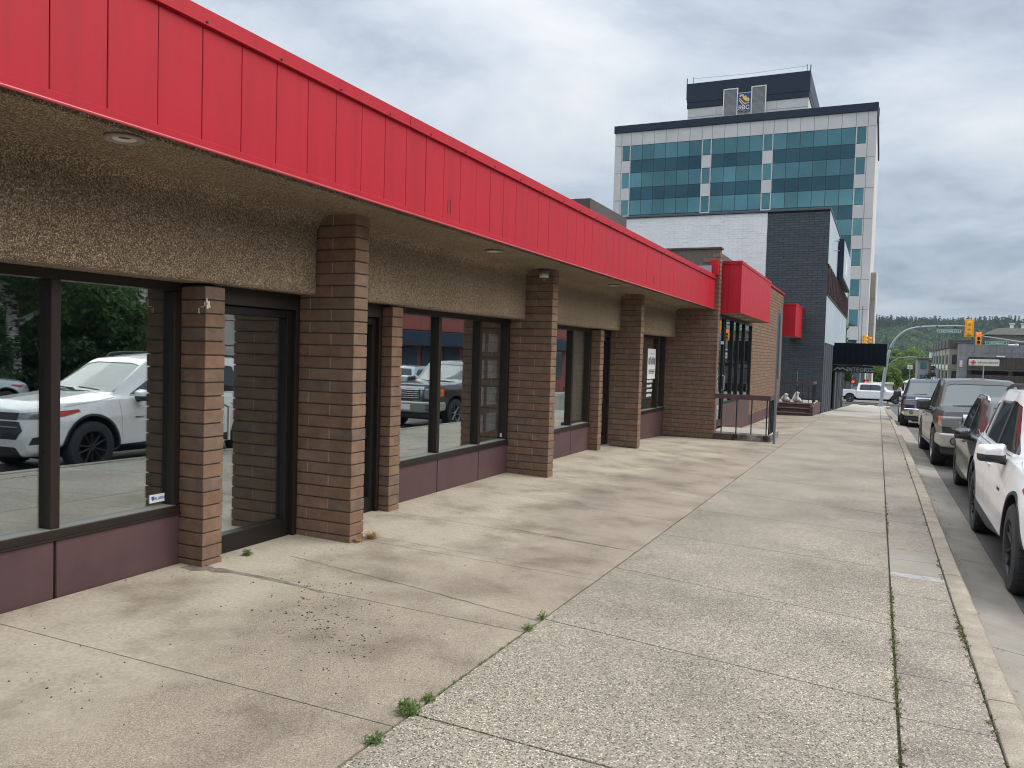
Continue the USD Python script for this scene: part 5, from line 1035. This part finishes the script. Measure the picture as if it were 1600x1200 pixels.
hs.part('roof', cat([trimesh.convex.convex_hull(np.array([(17.6, 175, 7.4), (42, 175, 7.4), (42, 192, 7.4), (17.6, 192, 7.4), (20.2, 178, 8.75), (40, 178, 8.75), (20.2, 188, 8.75), (40, 188, 8.75)]))]), 'roof_dark'); hs.part('window', cat([cbx(24.6, 26.1, 175.9, 176.05, 4.7, 6.7, .02)]), 'far_window'); hs.part('window_frame', cat([cbx(24.4, 24.6, 175.85, 176, 4.6, 6.8, .01), cbx(26.1, 26.3, 175.85, 176, 4.6, 6.8, .01)]), 'off_white')
for xx in (22.5, 24.4): p = hs.part('roof_vent', cyl((xx, 181, 9.1), .3, .9, n=12), 'white_plastic'); hs.part('vent_cap', cyl((xx, 181, 9.7), .46, .16, n=12), 'white_plastic', parent=p)
ap_ = Thing('apartment_building', 'tan and grey apartment block with stacked bays along the far street', 'building', (10, 160, -4))
for k, yy in enumerate((142.0, 150, 158, 166, 174, 182)):
    x1 = 9.45
    ap_.part('bay', cbx(x1 - .0, x1 + 3, yy, yy + 5.0, -5.6, 4.1, .06), 'tan_render' if k < 3 else 'grey_siding'); ap_.part('bay_roof', cbx(x1 - .12, x1 + 3, yy - .1, yy + 5.1, 4.1, 5.5, .05), 'roof_dark'); ap_.part('recess', bx(x1 + .9, x1 + 3, yy + 5, yy + 8, -5.6, 4.6), 'grey_block')
    for z in (-3.4, -.9, 1.6):
        ap_.part('window', cbx(x1 - .05, x1 + .02, yy + 1.0, yy + 4.0, z, z + 1.5, .01), 'far_window'); ap_.part('panel', cbx(x1 - .06, x1 + .01, yy + .6, yy + 4.4, z - .9, z - .15, .02), 'off_white')
        ap_.part('window', cbx(x1 + .5, x1 + 2.0, yy - .06, yy + .02, z, z + 1.5, .01), 'far_window')
ap_.part('stair_tower', cbx(11.5, 13.1, 235, 241, -6, 4.85, .1), 'off_white'); ap_.part('stair_roof', cbx(11.2, 16, 234.5, 242, 4.85, 5.2, .05), 'roof_dark')
bb = Thing('brick_house', 'dark and red brick block with a teal window far down the street', 'building', (6, 215, -6)); bb.part('wall', cbx(7.9, 10.3, 215, 228, -8, 2.6, .05), 'grey_block'); bb.part('wall', cbx(10.3, 14.5, 215.2, 228, -8, 2.5, .05), 'red_brick'); bb.part('roof', cbx(7.7, 14.8, 214.6, 228.4, 2.6, 2.9, .05), 'roof_dark')
for xx, z in ((8.5, .3), (8.5, -2.6), (11.2, -.2), (12.8, -.2), (11.2, -2.8)): bb.part('window', cbx(xx, xx + 1.3, 214.9, 215.05, z, z + 1.5, .02), 'teal_pane_1')
for k, (xx, yy, w_, d_, h_, m_, lab) in enumerate(((-1.2, 250, 6, 9, 3.0, 'grey_siding', 'low grey house with dark roof beyond the green tree'), (2.2, 242, 3.2, 8, 2.6, 'red_brick', 'low red brick house far down the street'), (-.8, 225, 3.6, 8, 2.0, 'off_white', 'low white shed far down the street'), (4.6, 180, 3.4, 8, 2.2, 'off_white', 'white roofed hall beside the dark cypress'), (14, 262, 12, 12, 7, 'tan_render', 'tan building far behind the apartment block'))):
    b_ = Thing('far_house', lab, 'house', (xx, yy, float(zp(yy)))); z0 = float(zp(yy)) - .6
    b_.part('wall', cbx(xx, xx + w_, yy, yy + d_, z0, z0 + h_ + .8, .05), m_)
    b_.part('roof', trimesh.convex.convex_hull(np.array([(xx - .4, yy - .4, z0 + h_ + .8), (xx + w_ + .4, yy - .4, z0 + h_ + .8), (xx - .4, yy + d_ + .4, z0 + h_ + .8), (xx + w_ + .4, yy + d_ + .4, z0 + h_ + .8), (xx + w_ * .5, yy + .6, z0 + h_ + 1.7), (xx + w_ * .5, yy + d_ - .6, z0 + h_ + 1.7)])), 'roof_dark' if k != 3 else 'off_white')
    for u in np.arange(.6, w_ - 1.0, 1.7): b_.part('window', cbx(xx + u, xx + u + .9, yy - .05, yy + .02, z0 + 1.3, z0 + 2.3, .01), 'far_window')
t = Thing('clinic_sign', 'white sign board with a red cross on a slim pole before the brown car park', 'sign', (12.5, 120, -3))
t.part('post', tube([(12.05, 120, -3.5), (12.05, 120, 1.55)], .07, 8), 'galvanised'); t.part('board', cbx(10.35, 13.75, 119.9, 120.1, 1.55, 2.38, .03), 'off_white')
c = (10.85, 1.96); a_, b2 = .30, .105
t.part('cross', extr([(c[0] - a_, c[1] - b2), (c[0] - b2, c[1] - b2), (c[0] - b2, c[1] - a_), (c[0] + b2, c[1] - a_), (c[0] + b2, c[1] - b2), (c[0] + a_, c[1] - b2), (c[0] + a_, c[1] + b2), (c[0] + b2, c[1] + b2), (c[0] + b2, c[1] + a_), (c[0] - b2, c[1] + a_), (c[0] - b2, c[1] + b2), (c[0] - a_, c[1] + b2)], .02, 'xz', 119.87), 'red_print')
t.part('print', cat([bx(11.35 + .21 * k, 11.35 + .21 * k + rnd.uniform(.11, .17), 119.88, 119.895, 1.88, 1.88 + rnd.uniform(.14, .22)) for k in range(11)]), 'grey_siding')
# ------------------------------------------------------------------ across the street (seen in the shop windows)
rb = Thing('red_building', 'red clad building with a teal glass band across the street, seen in the three-pane window', 'building', (22, 45, 0))
mottled('red_cladding', (.19, .045, .035), (.24, .06, .05), .6, .7)
zb = -1.2
rb.part('wall', bx(19.0, 40, 32, 75, zb - 1, 6.8), 'red_cladding')
for k in range(14): rb.part('cladding_panel', cbx(18.93, 19.02, 32 + k * 3, 34.97 + k * 3, 2.95, 3.9, .02), 'red_cladding'); rb.part('window', cbx(18.9, 19.01, 32.3 + k * 3, 34.7 + k * 3, 3.95, 5.6, .02), f'teal_pane_{k % 3}'); rb.part('shop_window', cbx(18.92, 19.01, 32.2 + k * 3, 34.6 + k * 3, -.75, 1.8, .02), 'far_window')
rb.part('canopy', cbx(18.0, 19, 32, 75, 1.9, 2.85, .03), 'navy'); rb.part('cornice', cbx(18.8, 40, 31.8, 75, 6.8, 7.2, .03), 'roof_dark')
sw_ = Thing('stone_building', 'grey stone wall of a building across the street, seen beside the brick pier', 'building', (19, 26, 0)); 
for k in range(8):
    for j in range(7): sw_.part('stone_panel', cbx(18.95, 19.1, 24.3 + k * .95, 25.23 + k * .95, -.8 + j * 1.2, .37 + j * 1.2, .02), rnd.choice(['grey_block', 'tan_render', 'grey_block']))
sw_.part('core', bx(19.05, 34, 24.3, 31.8, -1, 7.6), 'grey_block')
bk = Thing('street_building', 'plain brown building across the street behind the viewer', 'building', (22, -25, 1)); bk.part('wall', bx(19, 34, -48, -9, 0, 7), 'brown_cladding'); bk.part('roof_edge', cbx(18.8, 34.2, -48.2, -8.8, 7, 7.4, .05), 'roof_dark')
for k in range(9): bk.part('window', cbx(18.93, 19.02, -46 + k * 4, -43.6 + k * 4, 1.2, 3.0, .02), 'far_window')
# ------------------------------------------------------------------ vegetation
def leafmat(name, c1, c2, trans=.35):
    MAT(stage, L + name, {'g': ('geometry', {}), 'n': ('noise_texture', {'scale': 1.6, 'detail': 4.0}), 'n2': ('noise_texture', {'scale': 23.0, 'detail': 2.0}), 'a': ('mix_float', {'fac': .45}), 'r': ('rgb_ramp', {'ramp': [(.32, c1), (.68, c2)]}),
        'd': ('principled_bsdf', {'roughness': .55, 'specular_ior_level': .3}), 't': ('translucent_bsdf', {}), 'm': ('mix_closure', {'fac': trans})},
        [('g.position', 'n.vector'), ('g.position', 'n2.vector'), ('n.fac', 'a.a'), ('n2.fac', 'a.b'), ('a.result', 'r.fac'), ('r.color', 'd.base_color'), ('r.color', 't.color'), ('d.BSDF', 'm.closure1'), ('t.BSDF', 'm.closure2')], surface='m.closure')
leafmat('leaf_bright', (.095, .165, .028), (.18, .27, .06)); leafmat('leaf_mid', (.045, .090, .022), (.095, .160, .045)); leafmat('leaf_dark', (.018, .042, .018), (.042, .078, .030), .2); leafmat('leaf_weed', (.10, .165, .05), (.20, .27, .095)); leafmat('moss', (.075, .085, .03), (.15, .155, .055), .1)
leafmat('grass_dry', (.30, .19, .08), (.46, .32, .16), .2)
mottled('bark', (.09, .075, .06), (.15, .125, .10), 6, .95, bump=.6, bscale=30)
MAT(stage, L + 'birch_bark', {'g': ('geometry', {}), 'mp': ('mapping', {'scale': (2.0, 2.0, 9.0)}), 'n': ('noise_texture', {'scale': 1.4, 'detail': 5.0, 'roughness': .65}), 'r': ('rgb_ramp', {'ramp': [(.42, (.05, .045, .04)), (.52, (.45, .42, .37)), (.7, (.58, .55, .49))]}), 'p': ('principled_bsdf', {'roughness': .9})},
    [('g.position', 'mp.vector'), ('mp.vector', 'n.vector'), ('n.fac', 'r.fac'), ('r.color', 'p.base_color')], surface='p.BSDF')
def leaves(centres, radii, n, size, seed, flat=.8):
    r = np.random.default_rng(seed); k = r.integers(0, len(centres), n); d = r.normal(size=(n, 3)); d /= np.linalg.norm(d, axis=1, keepdims=True)
    rad = radii[k] * (r.random(n) ** .45); c = centres[k] + d * rad[:, None] * [1, 1, flat]
    nrm = d + r.normal(0, .7, (n, 3)); nrm /= np.linalg.norm(nrm, axis=1, keepdims=True)
    a = np.cross(nrm, r.normal(size=(n, 3))); a /= np.linalg.norm(a, axis=1, keepdims=True) + 1e-9; b = np.cross(nrm, a)
    s = size * r.uniform(.6, 1.35, (n, 1))
    v = np.stack([c - a * s, c + b * s * .45 + nrm * s * .12, c + a * s, c - b * s * .45 + nrm * s * .12], 1).reshape(-1, 3); i = np.arange(n)[:, None] * 4
    return v, np.vstack([i + [0, 1, 2], i + [0, 2, 3]])
def crown(h0, h1, rx, nclump, seed, shape='round', skew=(0, 0)):
    r = np.random.default_rng(seed); c = []
    while len(c) < nclump:
        p = r.uniform(-1, 1, 3); q = np.hypot(p[0], p[1])
        lim = {'round': np.sqrt(max(0, 1 - p[2] ** 2)), 'cone': (1 - p[2]) / 2 * 1.0 + .05, 'oval': np.sqrt(max(0, 1 - p[2] ** 2)) * (1 - .2 * p[2])}[shape]
        if q < lim and q > lim * .35 * r.random(): c.append([p[0] * rx + skew[0] * (p[2] + 1), p[1] * rx + skew[1] * (p[2] + 1), (h0 + h1) / 2 + p[2] * (h1 - h0) / 2])
    return np.array(c)
def make_tree(name, label, pos, h, rx, seed, leaf='leaf_mid', n=9000, size=.11, bark='bark', base=.25, shape='round', nclump=60, tr=.16, group=None, clump=.26):
    r = np.random.default_rng(seed); t = Thing(name, label, 'tree', pos, 0, group, local=True)
    cc = crown(h * base, h * .97, rx, nclump, seed, shape); rad = rx * clump * r.uniform(.7, 1.4, nclump)
    wob = r.normal(0, .05, (7, 2)) * h * .1; tz = np.linspace(-.3, h * .85, 7); tp = np.column_stack([np.cumsum(wob, 0) * .4 if True else wob, tz]); tp[0, :2] = tp[1, :2] = 0
    limbs = [tube(tp, np.linspace(tr, tr * .25, 7), 10)]
    for k in r.permutation(nclump)[:min(22, nclump)]:
        e = cc[k]; z0 = max(h * base * .7, e[2] - np.hypot(e[0], e[1]) * .8); p0 = np.array([np.interp(z0, tz, tp[:, 0]), np.interp(z0, tz, tp[:, 1]), z0]); mid = (p0 + e) / 2 + r.normal(0, .08, 3) * rx
        limbs.append(tube([p0, mid, e], [tr * .4, tr * .25, tr * .1], 6))
    t.part('trunk', cat(limbs), bark, 50)
    v, f = leaves(cc, rad, n, size, seed + 1); t.part('crown', (v, f), leaf)
    return t
g_ = lambda x, y: float(zp(y)) - .1
T1 = make_tree('birch_tree', 'white barked birch across the street, seen at the left edge of the nearest window', (16.5, 17.4, g_(16, 17.4)), 9.0, 2.7, 3, 'leaf_mid', 9000, .12, 'birch_bark', .30, tr=.24)
make_tree('leafy_tree', 'large dense tree across the street filling the nearest window reflection', (18.2, 21.3, g_(18, 20)), 4.6, 3.1, 5, 'leaf_mid', 26000, .12, 'bark', .02, nclump=110)
make_tree('leafy_tree', 'dense tree across the street behind the birch in the window reflection', (20.5, 15.0, g_(18, 15)), 5.6, 3.4, 6, 'leaf_dark', 24000, .12, 'bark', .02, nclump=110)
make_tree('leafy_tree', 'leafy tree across the street left of the birch in the reflection', (19.5, 9.2, g_(18, 10)), 8.5, 3.8, 8, 'leaf_mid', 18000, .12, 'bark', .08, nclump=90)
make_tree('leafy_tree', 'tall tree across the street behind the viewer', (18.5, 2.2, g_(18, 2)), 8.5, 3.6, 9, 'leaf_mid', 14000, .13, 'bark', .1, nclump=80)
hd = [make_tree('shrub', f'clipped dark shrub under the trees across the street, {w}', (15.9 + .15 * k, 8.5 + 3.4 * k, g_(18, 10)), 2.2, 1.9, 20 + k, 'leaf_dark', 7000, .10, 'bark', .0, nclump=40, tr=.05, group='shrubs across the street') for k, w in enumerate(('nearest the viewer', 'second in the row', 'third in the row', 'fourth in the row', 'last before the stone wall'))]
# street trees in view
make_tree('street_tree', 'bright green round street tree across the crossing, right of the concrete fin', (.25, 122.5, g_(0, 122.5) - .2), 5.7, 2.2, 31, 'leaf_bright', 9000, .16, 'bark', .06, nclump=60)
make_tree('street_tree', 'green street tree beside the tower, top seen over the black canopy', (-3.4, 93.5, g_(0, 95)), 6.6, 1.5, 32, 'leaf_mid', 6000, .13, 'bark', .25, nclump=40)
make_tree('street_tree', 'slim street tree behind the dark brick building corner', (-4.1, 88.0, g_(0, 91)), 9.3, 1.35, 33, 'leaf_mid', 6000, .13, 'bark', .3, nclump=40)
make_tree('cypress', 'dark columnar cypress before the apartment block', (7.6, 150.5, g_(0, 150) - .8), 7.4, 1.35, 35, 'leaf_dark', 6000, .16, 'bark', .0, 'cone', nclump=60, clump=.35)
for k, (x_, y_, h_, r_, lf, n_, lab) in enumerate(((2.0, 260, 9, 4.5, 'leaf_bright', 5000, 'bright rounded tree far down the street'), (8.5, 250, 14.5, 6.2, 'leaf_bright', 9000, 'big light green rounded tree behind the brick block'), (-2.0, 262, 12.5, 4.6, 'leaf_dark', 5000, 'dark reddish conifer shaped tree down in the valley'), (3.2, 290, 15, 4.0, 'leaf_bright', 5000, 'pale domed tree in the valley'), (-8, 270, 12, 6, 'leaf_mid', 6000, 'mid green tree in the valley left of the dark one'), (17, 300, 13, 7, 'leaf_mid', 6000, 'mid green tree in the valley behind the apartment block'), (1.0, 215, 5.0, 2.6, 'leaf_bright', 3000, 'small round bright tree beside the low houses'), (-3, 190, 7.5, 3.4, 'leaf_mid', 4000, 'green tree behind the bright street tree'), (-1.5, 320, 13, 6, 'leaf_mid', 5000, 'mid green tree deep in the valley'), (9, 340, 13, 6.5, 'leaf_mid', 5000, 'mid green tree at the foot of the wooded hill'))):
    make_tree('valley_tree', lab, (x_, y_, float(zp(y_)) - .8), h_, r_, 50 + k, lf, n_, .33 + .0005 * y_, 'bark', .0, nclump=50, tr=.3)
# wooded hillside: tree clumps scattered over the ridge, one mass
def far_tree(seed, conifer):
    r = np.random.default_rng(seed)
    if conifer:
        c = []; z = np.linspace(.12, 1.0, 9)
        for zz in z: 
            for _ in range(4): a = r.uniform(0, 6.3); q = .20 * (1.05 - zz) * r.uniform(.4, 1.1); c.append([q * np.cos(a), q * np.sin(a), zz - .03])
        c = np.array(c); v, f = leaves(c, .10 * (1.15 - c[:, 2]), 300, .05, seed)
    else:
        c = crown(.05, 1.0, .42, 26, seed); v, f = leaves(c, np.full(26, .15), 360, .062, seed)
    return v, f
FT = UsdGeom.PointInstancer.Define(stage, '/World/hillside_forest'); keys(FT.GetPrim(), label='far wooded hillside of mixed dark conifers and green trees', category='forest', kind='stuff')
UsdGeom.Scope.Define(stage, '/World/hillside_forest/kinds')
leafmat('hill_dark', (.018, .045, .026), (.036, .070, .040), .1); leafmat('hill_mid', (.038, .082, .032), (.072, .13, .048), .15); leafmat('hill_light', (.07, .125, .036), (.115, .18, .058), .15)
protos = []
for k, (cn, mt) in enumerate(((True, 'hill_dark'), (True, 'hill_dark'), (True, 'hill_mid'), (False, 'hill_mid'), (False, 'hill_mid'), (False, 'hill_light'))):
    v, f = far_tree(100 + k, cn); p_ = f'/World/hillside_forest/kinds/{"conifer" if cn else "broadleaf"}_{k:03d}'; _mesh(p_, v, f, None, mt); protos.append(p_)
pts, idx, sc = [], [], []
r = np.random.default_rng(5)
N = 15000
X_ = r.uniform(-130, 420, N * 3); Y_ = r.uniform(330, 1090, N * 3)
keep = (X_ > -.16 * Y_ - 5) & (X_ < .30 * Y_ + 40); X_, Y_ = X_[keep][:N], Y_[keep][:N]
Zt = zfar(X_, Y_) + hill_h(X_, Y_)
patch = meshkit.fbm(np.stack([X_ / 60, Y_ / 70, 0 * X_], -1), 3, 9)
for x_, y_, z_, pa in zip(X_, Y_, Zt, patch):
    hi = z_ > 27
    pcon = .62 if hi else (.62 if pa < .42 else .08 if pa > .5 else .3)
    if r.random() < pcon: k = r.choice([0, 1, 2], p=[.45, .4, .15]); s = r.uniform(6, 15) * (1.1 if hi else 1)
    else: k = r.choice([3, 4, 5], p=[.4, .35, .25]); s = r.uniform(7, 12)
    pts.append((x_, y_, z_ - .6)); idx.append(int(k)); sc.append((s * r.uniform(.85, 1.2), s * r.uniform(.85, 1.2), s))
FT.CreatePrototypesRel().SetTargets([Sdf.Path(p) for p in protos]); FT.CreatePositionsAttr(Vt.Vec3fArray.FromNumpy(np.array(pts, np.float32))); FT.CreateProtoIndicesAttr(Vt.IntArray(idx)); FT.CreateScalesAttr(Vt.Vec3fArray.FromNumpy(np.array(sc, np.float32)))
an = r.uniform(0, 2 * np.pi, len(pts)); FT.CreateOrientationsAttr(Vt.QuathArray([Gf.Quath(float(np.cos(a / 2)), 0, 0, float(np.sin(a / 2))) for a in an]))
# weeds along the joints
def tuft(x, y, z, n, h, spread, seed, wid=.004):
    r = np.random.default_rng(seed); v = []; f = []
    for k in range(n):
        a = r.uniform(0, 6.28); d = np.array([np.cos(a), np.sin(a)]); b = np.array([x, y]) + r.normal(0, spread * .18, 2); hh = h * r.uniform(.4, 1.1); ln = spread * r.uniform(.2, 1.0); w_ = wid * r.uniform(.6, 1.4); pd = np.array([-d[1], d[0]])
        for u, ww in ((0, 1.0), (.55, .9), (1, .05)):
            c = b + d * ln * u ** 1.6; zz = z + hh * (u - .25 * u * u)
            v += [(*(c + pd * w_ * ww), zz), (*(c - pd * w_ * ww), zz)]
        i = len(v) - 6
        for q in (0, 2): f += [[i + q, i + q + 1, i + q + 3], [i + q, i + q + 3, i + q + 2]]
    return np.array(v), np.array(f)
def leafy(x, y, z, n, h, spread, seed, size=.012):
    r = np.random.default_rng(seed); q = r.normal(0, 1, (n, 3)); q[:, 2] = np.abs(q[:, 2]); q = q / np.linalg.norm(q, axis=1, keepdims=True) * (r.random((n, 1)) ** .5)
    return leaves(np.array([x, y, z + .005]) + q * [spread, spread, h], np.full(n, size), n, size, seed)
def join(ms):
    vs, fs, o = [], [], 0
    for v, f in ms: vs.append(v); fs.append(np.array(f) + o); o += len(v)
    return np.vstack(vs), np.vstack(fs)
zA = lambda x, y: float(zapron(np.array([x]), np.array([y]))[0])
weeds = [(-1.905, 3.13, 130, .075, .062, 'bushy green weed in the joint, largest of the weeds'), (-1.90, 3.30, 45, .04, .04, 'low green weed just beyond the largest one in the joint'), (-1.88, 2.82, 50, .05, .045, 'green weed in the joint at the bottom edge'), (-1.89, 4.70, 30, .06, .035, 'small weed where the walk slab joint meets the apron'), (-1.89, 4.48, 40, .035, .05, 'flat green weed before the slab joint'), (-4.47, 4.86, 60, .06, .05, 'green weed at the foot of the nearest narrow brick pier')]
for k, (x, y, n, h, sp, lab) in enumerate(weeds): single('weed', join([leafy(x, y, zA(x, y) - .01, n * 2, h, sp, k, .011), tuft(x, y, zA(x, y) - .01, n // 2, h * 1.3, sp, k + 9, .0025)]), 'leaf_weed', lab, 'weed')
ms = []; r = np.random.default_rng(12)
for y in np.concatenate([r.uniform(2.4, 9, 60), r.uniform(3.3, 4.6, 50)]): ms.append(leafy(XJ + r.normal(0, .006), y, zA(XJ, y) - .012, int(r.integers(4, 12)), .015, .014, int(y * 1000), .006))
single('joint_weeds', join(ms), 'leaf_weed', 'thin green growth along the joint between apron and walk', 'weeds', kind='stuff')
ms = []
for y in np.concatenate([r.uniform(3.4, 7.0, 110), r.uniform(9.2, 11.5, 45), r.uniform(4.3, 6.6, 70)]): x = float(xr(y)) + r.normal(0, .008); ms.append(leafy(x, y, float(zwalk(np.array([x]), np.array([y]))[0]) - .012, int(r.integers(6, 16)), .016, .02, int(y * 997), .007))
single('joint_weeds', join(ms), 'moss', 'mossy green growth along the kerbside strip joint', 'weeds', kind='stuff')
ms = []
for y in np.concatenate([r.uniform(3.4, 6.6, 40), r.uniform(5.6, 6.2, 40), r.uniform(7, 18, 50)]): x = float(xki(y)) - .012 + r.normal(0, .007); ms.append(leafy(x, y, float(zwalk(np.array([x]), np.array([y]))[0]) - .012, int(r.integers(6, 16)), .022, .022, int(y * 991), .008))
single('joint_weeds', join(ms), 'moss', 'green growth along the back of the kerb', 'weeds', kind='stuff')
single('dry_grass', join([tuft(-4.00, 5.88, zA(-4, 5.9), 130, .085, .13, 77, .0028), tuft(-4.03, 5.70, zA(-4, 5.7), 50, .05, .10, 78, .0028)]), 'grass_dry', 'tan dry grass tuft at the foot of the nearest large brick pier', 'dry grass')
# damp stain trailing from the nearest narrow pier
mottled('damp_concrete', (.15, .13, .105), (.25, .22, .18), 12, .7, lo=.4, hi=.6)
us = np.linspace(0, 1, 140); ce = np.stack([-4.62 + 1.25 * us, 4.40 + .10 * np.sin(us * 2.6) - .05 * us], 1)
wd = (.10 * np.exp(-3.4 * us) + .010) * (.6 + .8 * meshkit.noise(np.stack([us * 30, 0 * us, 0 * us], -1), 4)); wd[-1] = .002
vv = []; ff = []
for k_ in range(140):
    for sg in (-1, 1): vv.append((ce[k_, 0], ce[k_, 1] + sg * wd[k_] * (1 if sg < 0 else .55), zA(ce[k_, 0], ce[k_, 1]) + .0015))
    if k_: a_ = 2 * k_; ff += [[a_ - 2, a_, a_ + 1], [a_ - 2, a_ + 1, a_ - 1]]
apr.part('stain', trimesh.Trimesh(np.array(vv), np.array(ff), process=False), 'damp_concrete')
# loose gravel and crumbs on the apron
def pebbles(n, cx, cy, sx, sy, rot, s0, s1, seed):
    r = np.random.default_rng(seed); ms = []; base_ = trimesh.creation.icosphere(0)
    for _ in range(n):
        u, w_ = r.normal(0, sx), r.normal(0, sy); x = cx + u * np.cos(rot) - w_ * np.sin(rot); y = cy + u * np.sin(rot) + w_ * np.cos(rot)
        if not (-4.70 < x < XJ - .03): continue
        s = r.uniform(s0, s1) * r.choice([.6, 1, 1, 1.5]); v = base_.vertices * r.uniform(.6, 1.3, (12, 1)) * s * [1, r.uniform(.6, 1.3), .6]
        ms.append((v + [x, y, zA(x, y) + s * .3], base_.faces))
    return join(ms)
single('loose_gravel', join([pebbles(330, -3.05, 4.0, .16, .50, .75, .002, .0055, 1), pebbles(120, -3.3, 3.8, .7, .9, 0, .002, .0045, 2), pebbles(110, -3.2, 6.5, .8, 2.2, 0, .002, .0045, 3), pebbles(30, -3.45, 2.55, .12, .2, 0, .002, .0045, 4)]), 'black', 'scatter of small black crumbs on the apron', 'gravel', kind='stuff')
single('loose_gravel', join([pebbles(45, -3.1, 4.2, .8, 1.2, 0, .002, .006, 5), pebbles(30, -4.2, 5.9, .3, .6, 0, .002, .004, 6)]), 'patch_concrete', 'scatter of small pale chips on the apron', 'gravel', kind='stuff')
# dead leaves and grit blown against the walls and the kerb
def litter(spots, n, sx, sy, size, seed, zf):
    r = np.random.default_rng(seed); ms = []
    for x, y in spots:
        for _ in range(n):
            xx, yy = x + r.normal(0, sx), y + r.normal(0, sy); a = r.uniform(0, 6.28); s = size * r.uniform(.5, 1.4); u = np.array([np.cos(a), np.sin(a), r.normal(0, .25)]) * s; w_ = np.array([-np.sin(a), np.cos(a), r.normal(0, .25)]) * s * .45
            c = np.array([xx, yy, float(zf(np.array([xx]), np.array([yy]))[0]) + .004 + abs(u[2]) + abs(w_[2])]); ms.append((np.array([c - u, c + w_, c + u, c - w_]), np.array([[0, 1, 2], [0, 2, 3]])))
    return join(ms)
plain('dead_leaf', (.16, .10, .05), .85)
single('leaf_litter', join([litter([(-4.69, y) for y in (3.0, 3.9, 7.5, 8.6, 9.6, 11.2, 12.6)] + [(-4.0, 5.55), (-4.45, 6.8), (-4.0, 10.0), (-4.5, 4.36)], 7, .02, .22, .012, 3, zapron), litter([(-2.6, 5.2), (-3.2, 7.6), (-2.4, 9.8)], 5, .6, 1.0, .012, 4, zapron)]), 'dead_leaf', 'small dead leaves blown against the shop walls', 'leaves', kind='stuff')
single('leaf_litter', litter([(float(xko(y)) + .07, y) for y in np.arange(4.2, 20, .8)], 9, .05, .3, .014, 5, lambda x, y: zroad(x, y) + .006), 'dead_leaf', 'dead leaves lying in the gutter along the kerb', 'leaves', kind='stuff')
# haze over the valley
MAT(stage, L + 'haze', {'v': ('principled_volume', {'color': (.62, .74, .88), 'density': .00011, 'anisotropy': .2})}, [], volume='v.volume')
single('haze', bx(-2300, 2400, -1000, 2700, -21, 76), 'haze', 'thin pale haze over the valley', kind='stuff')
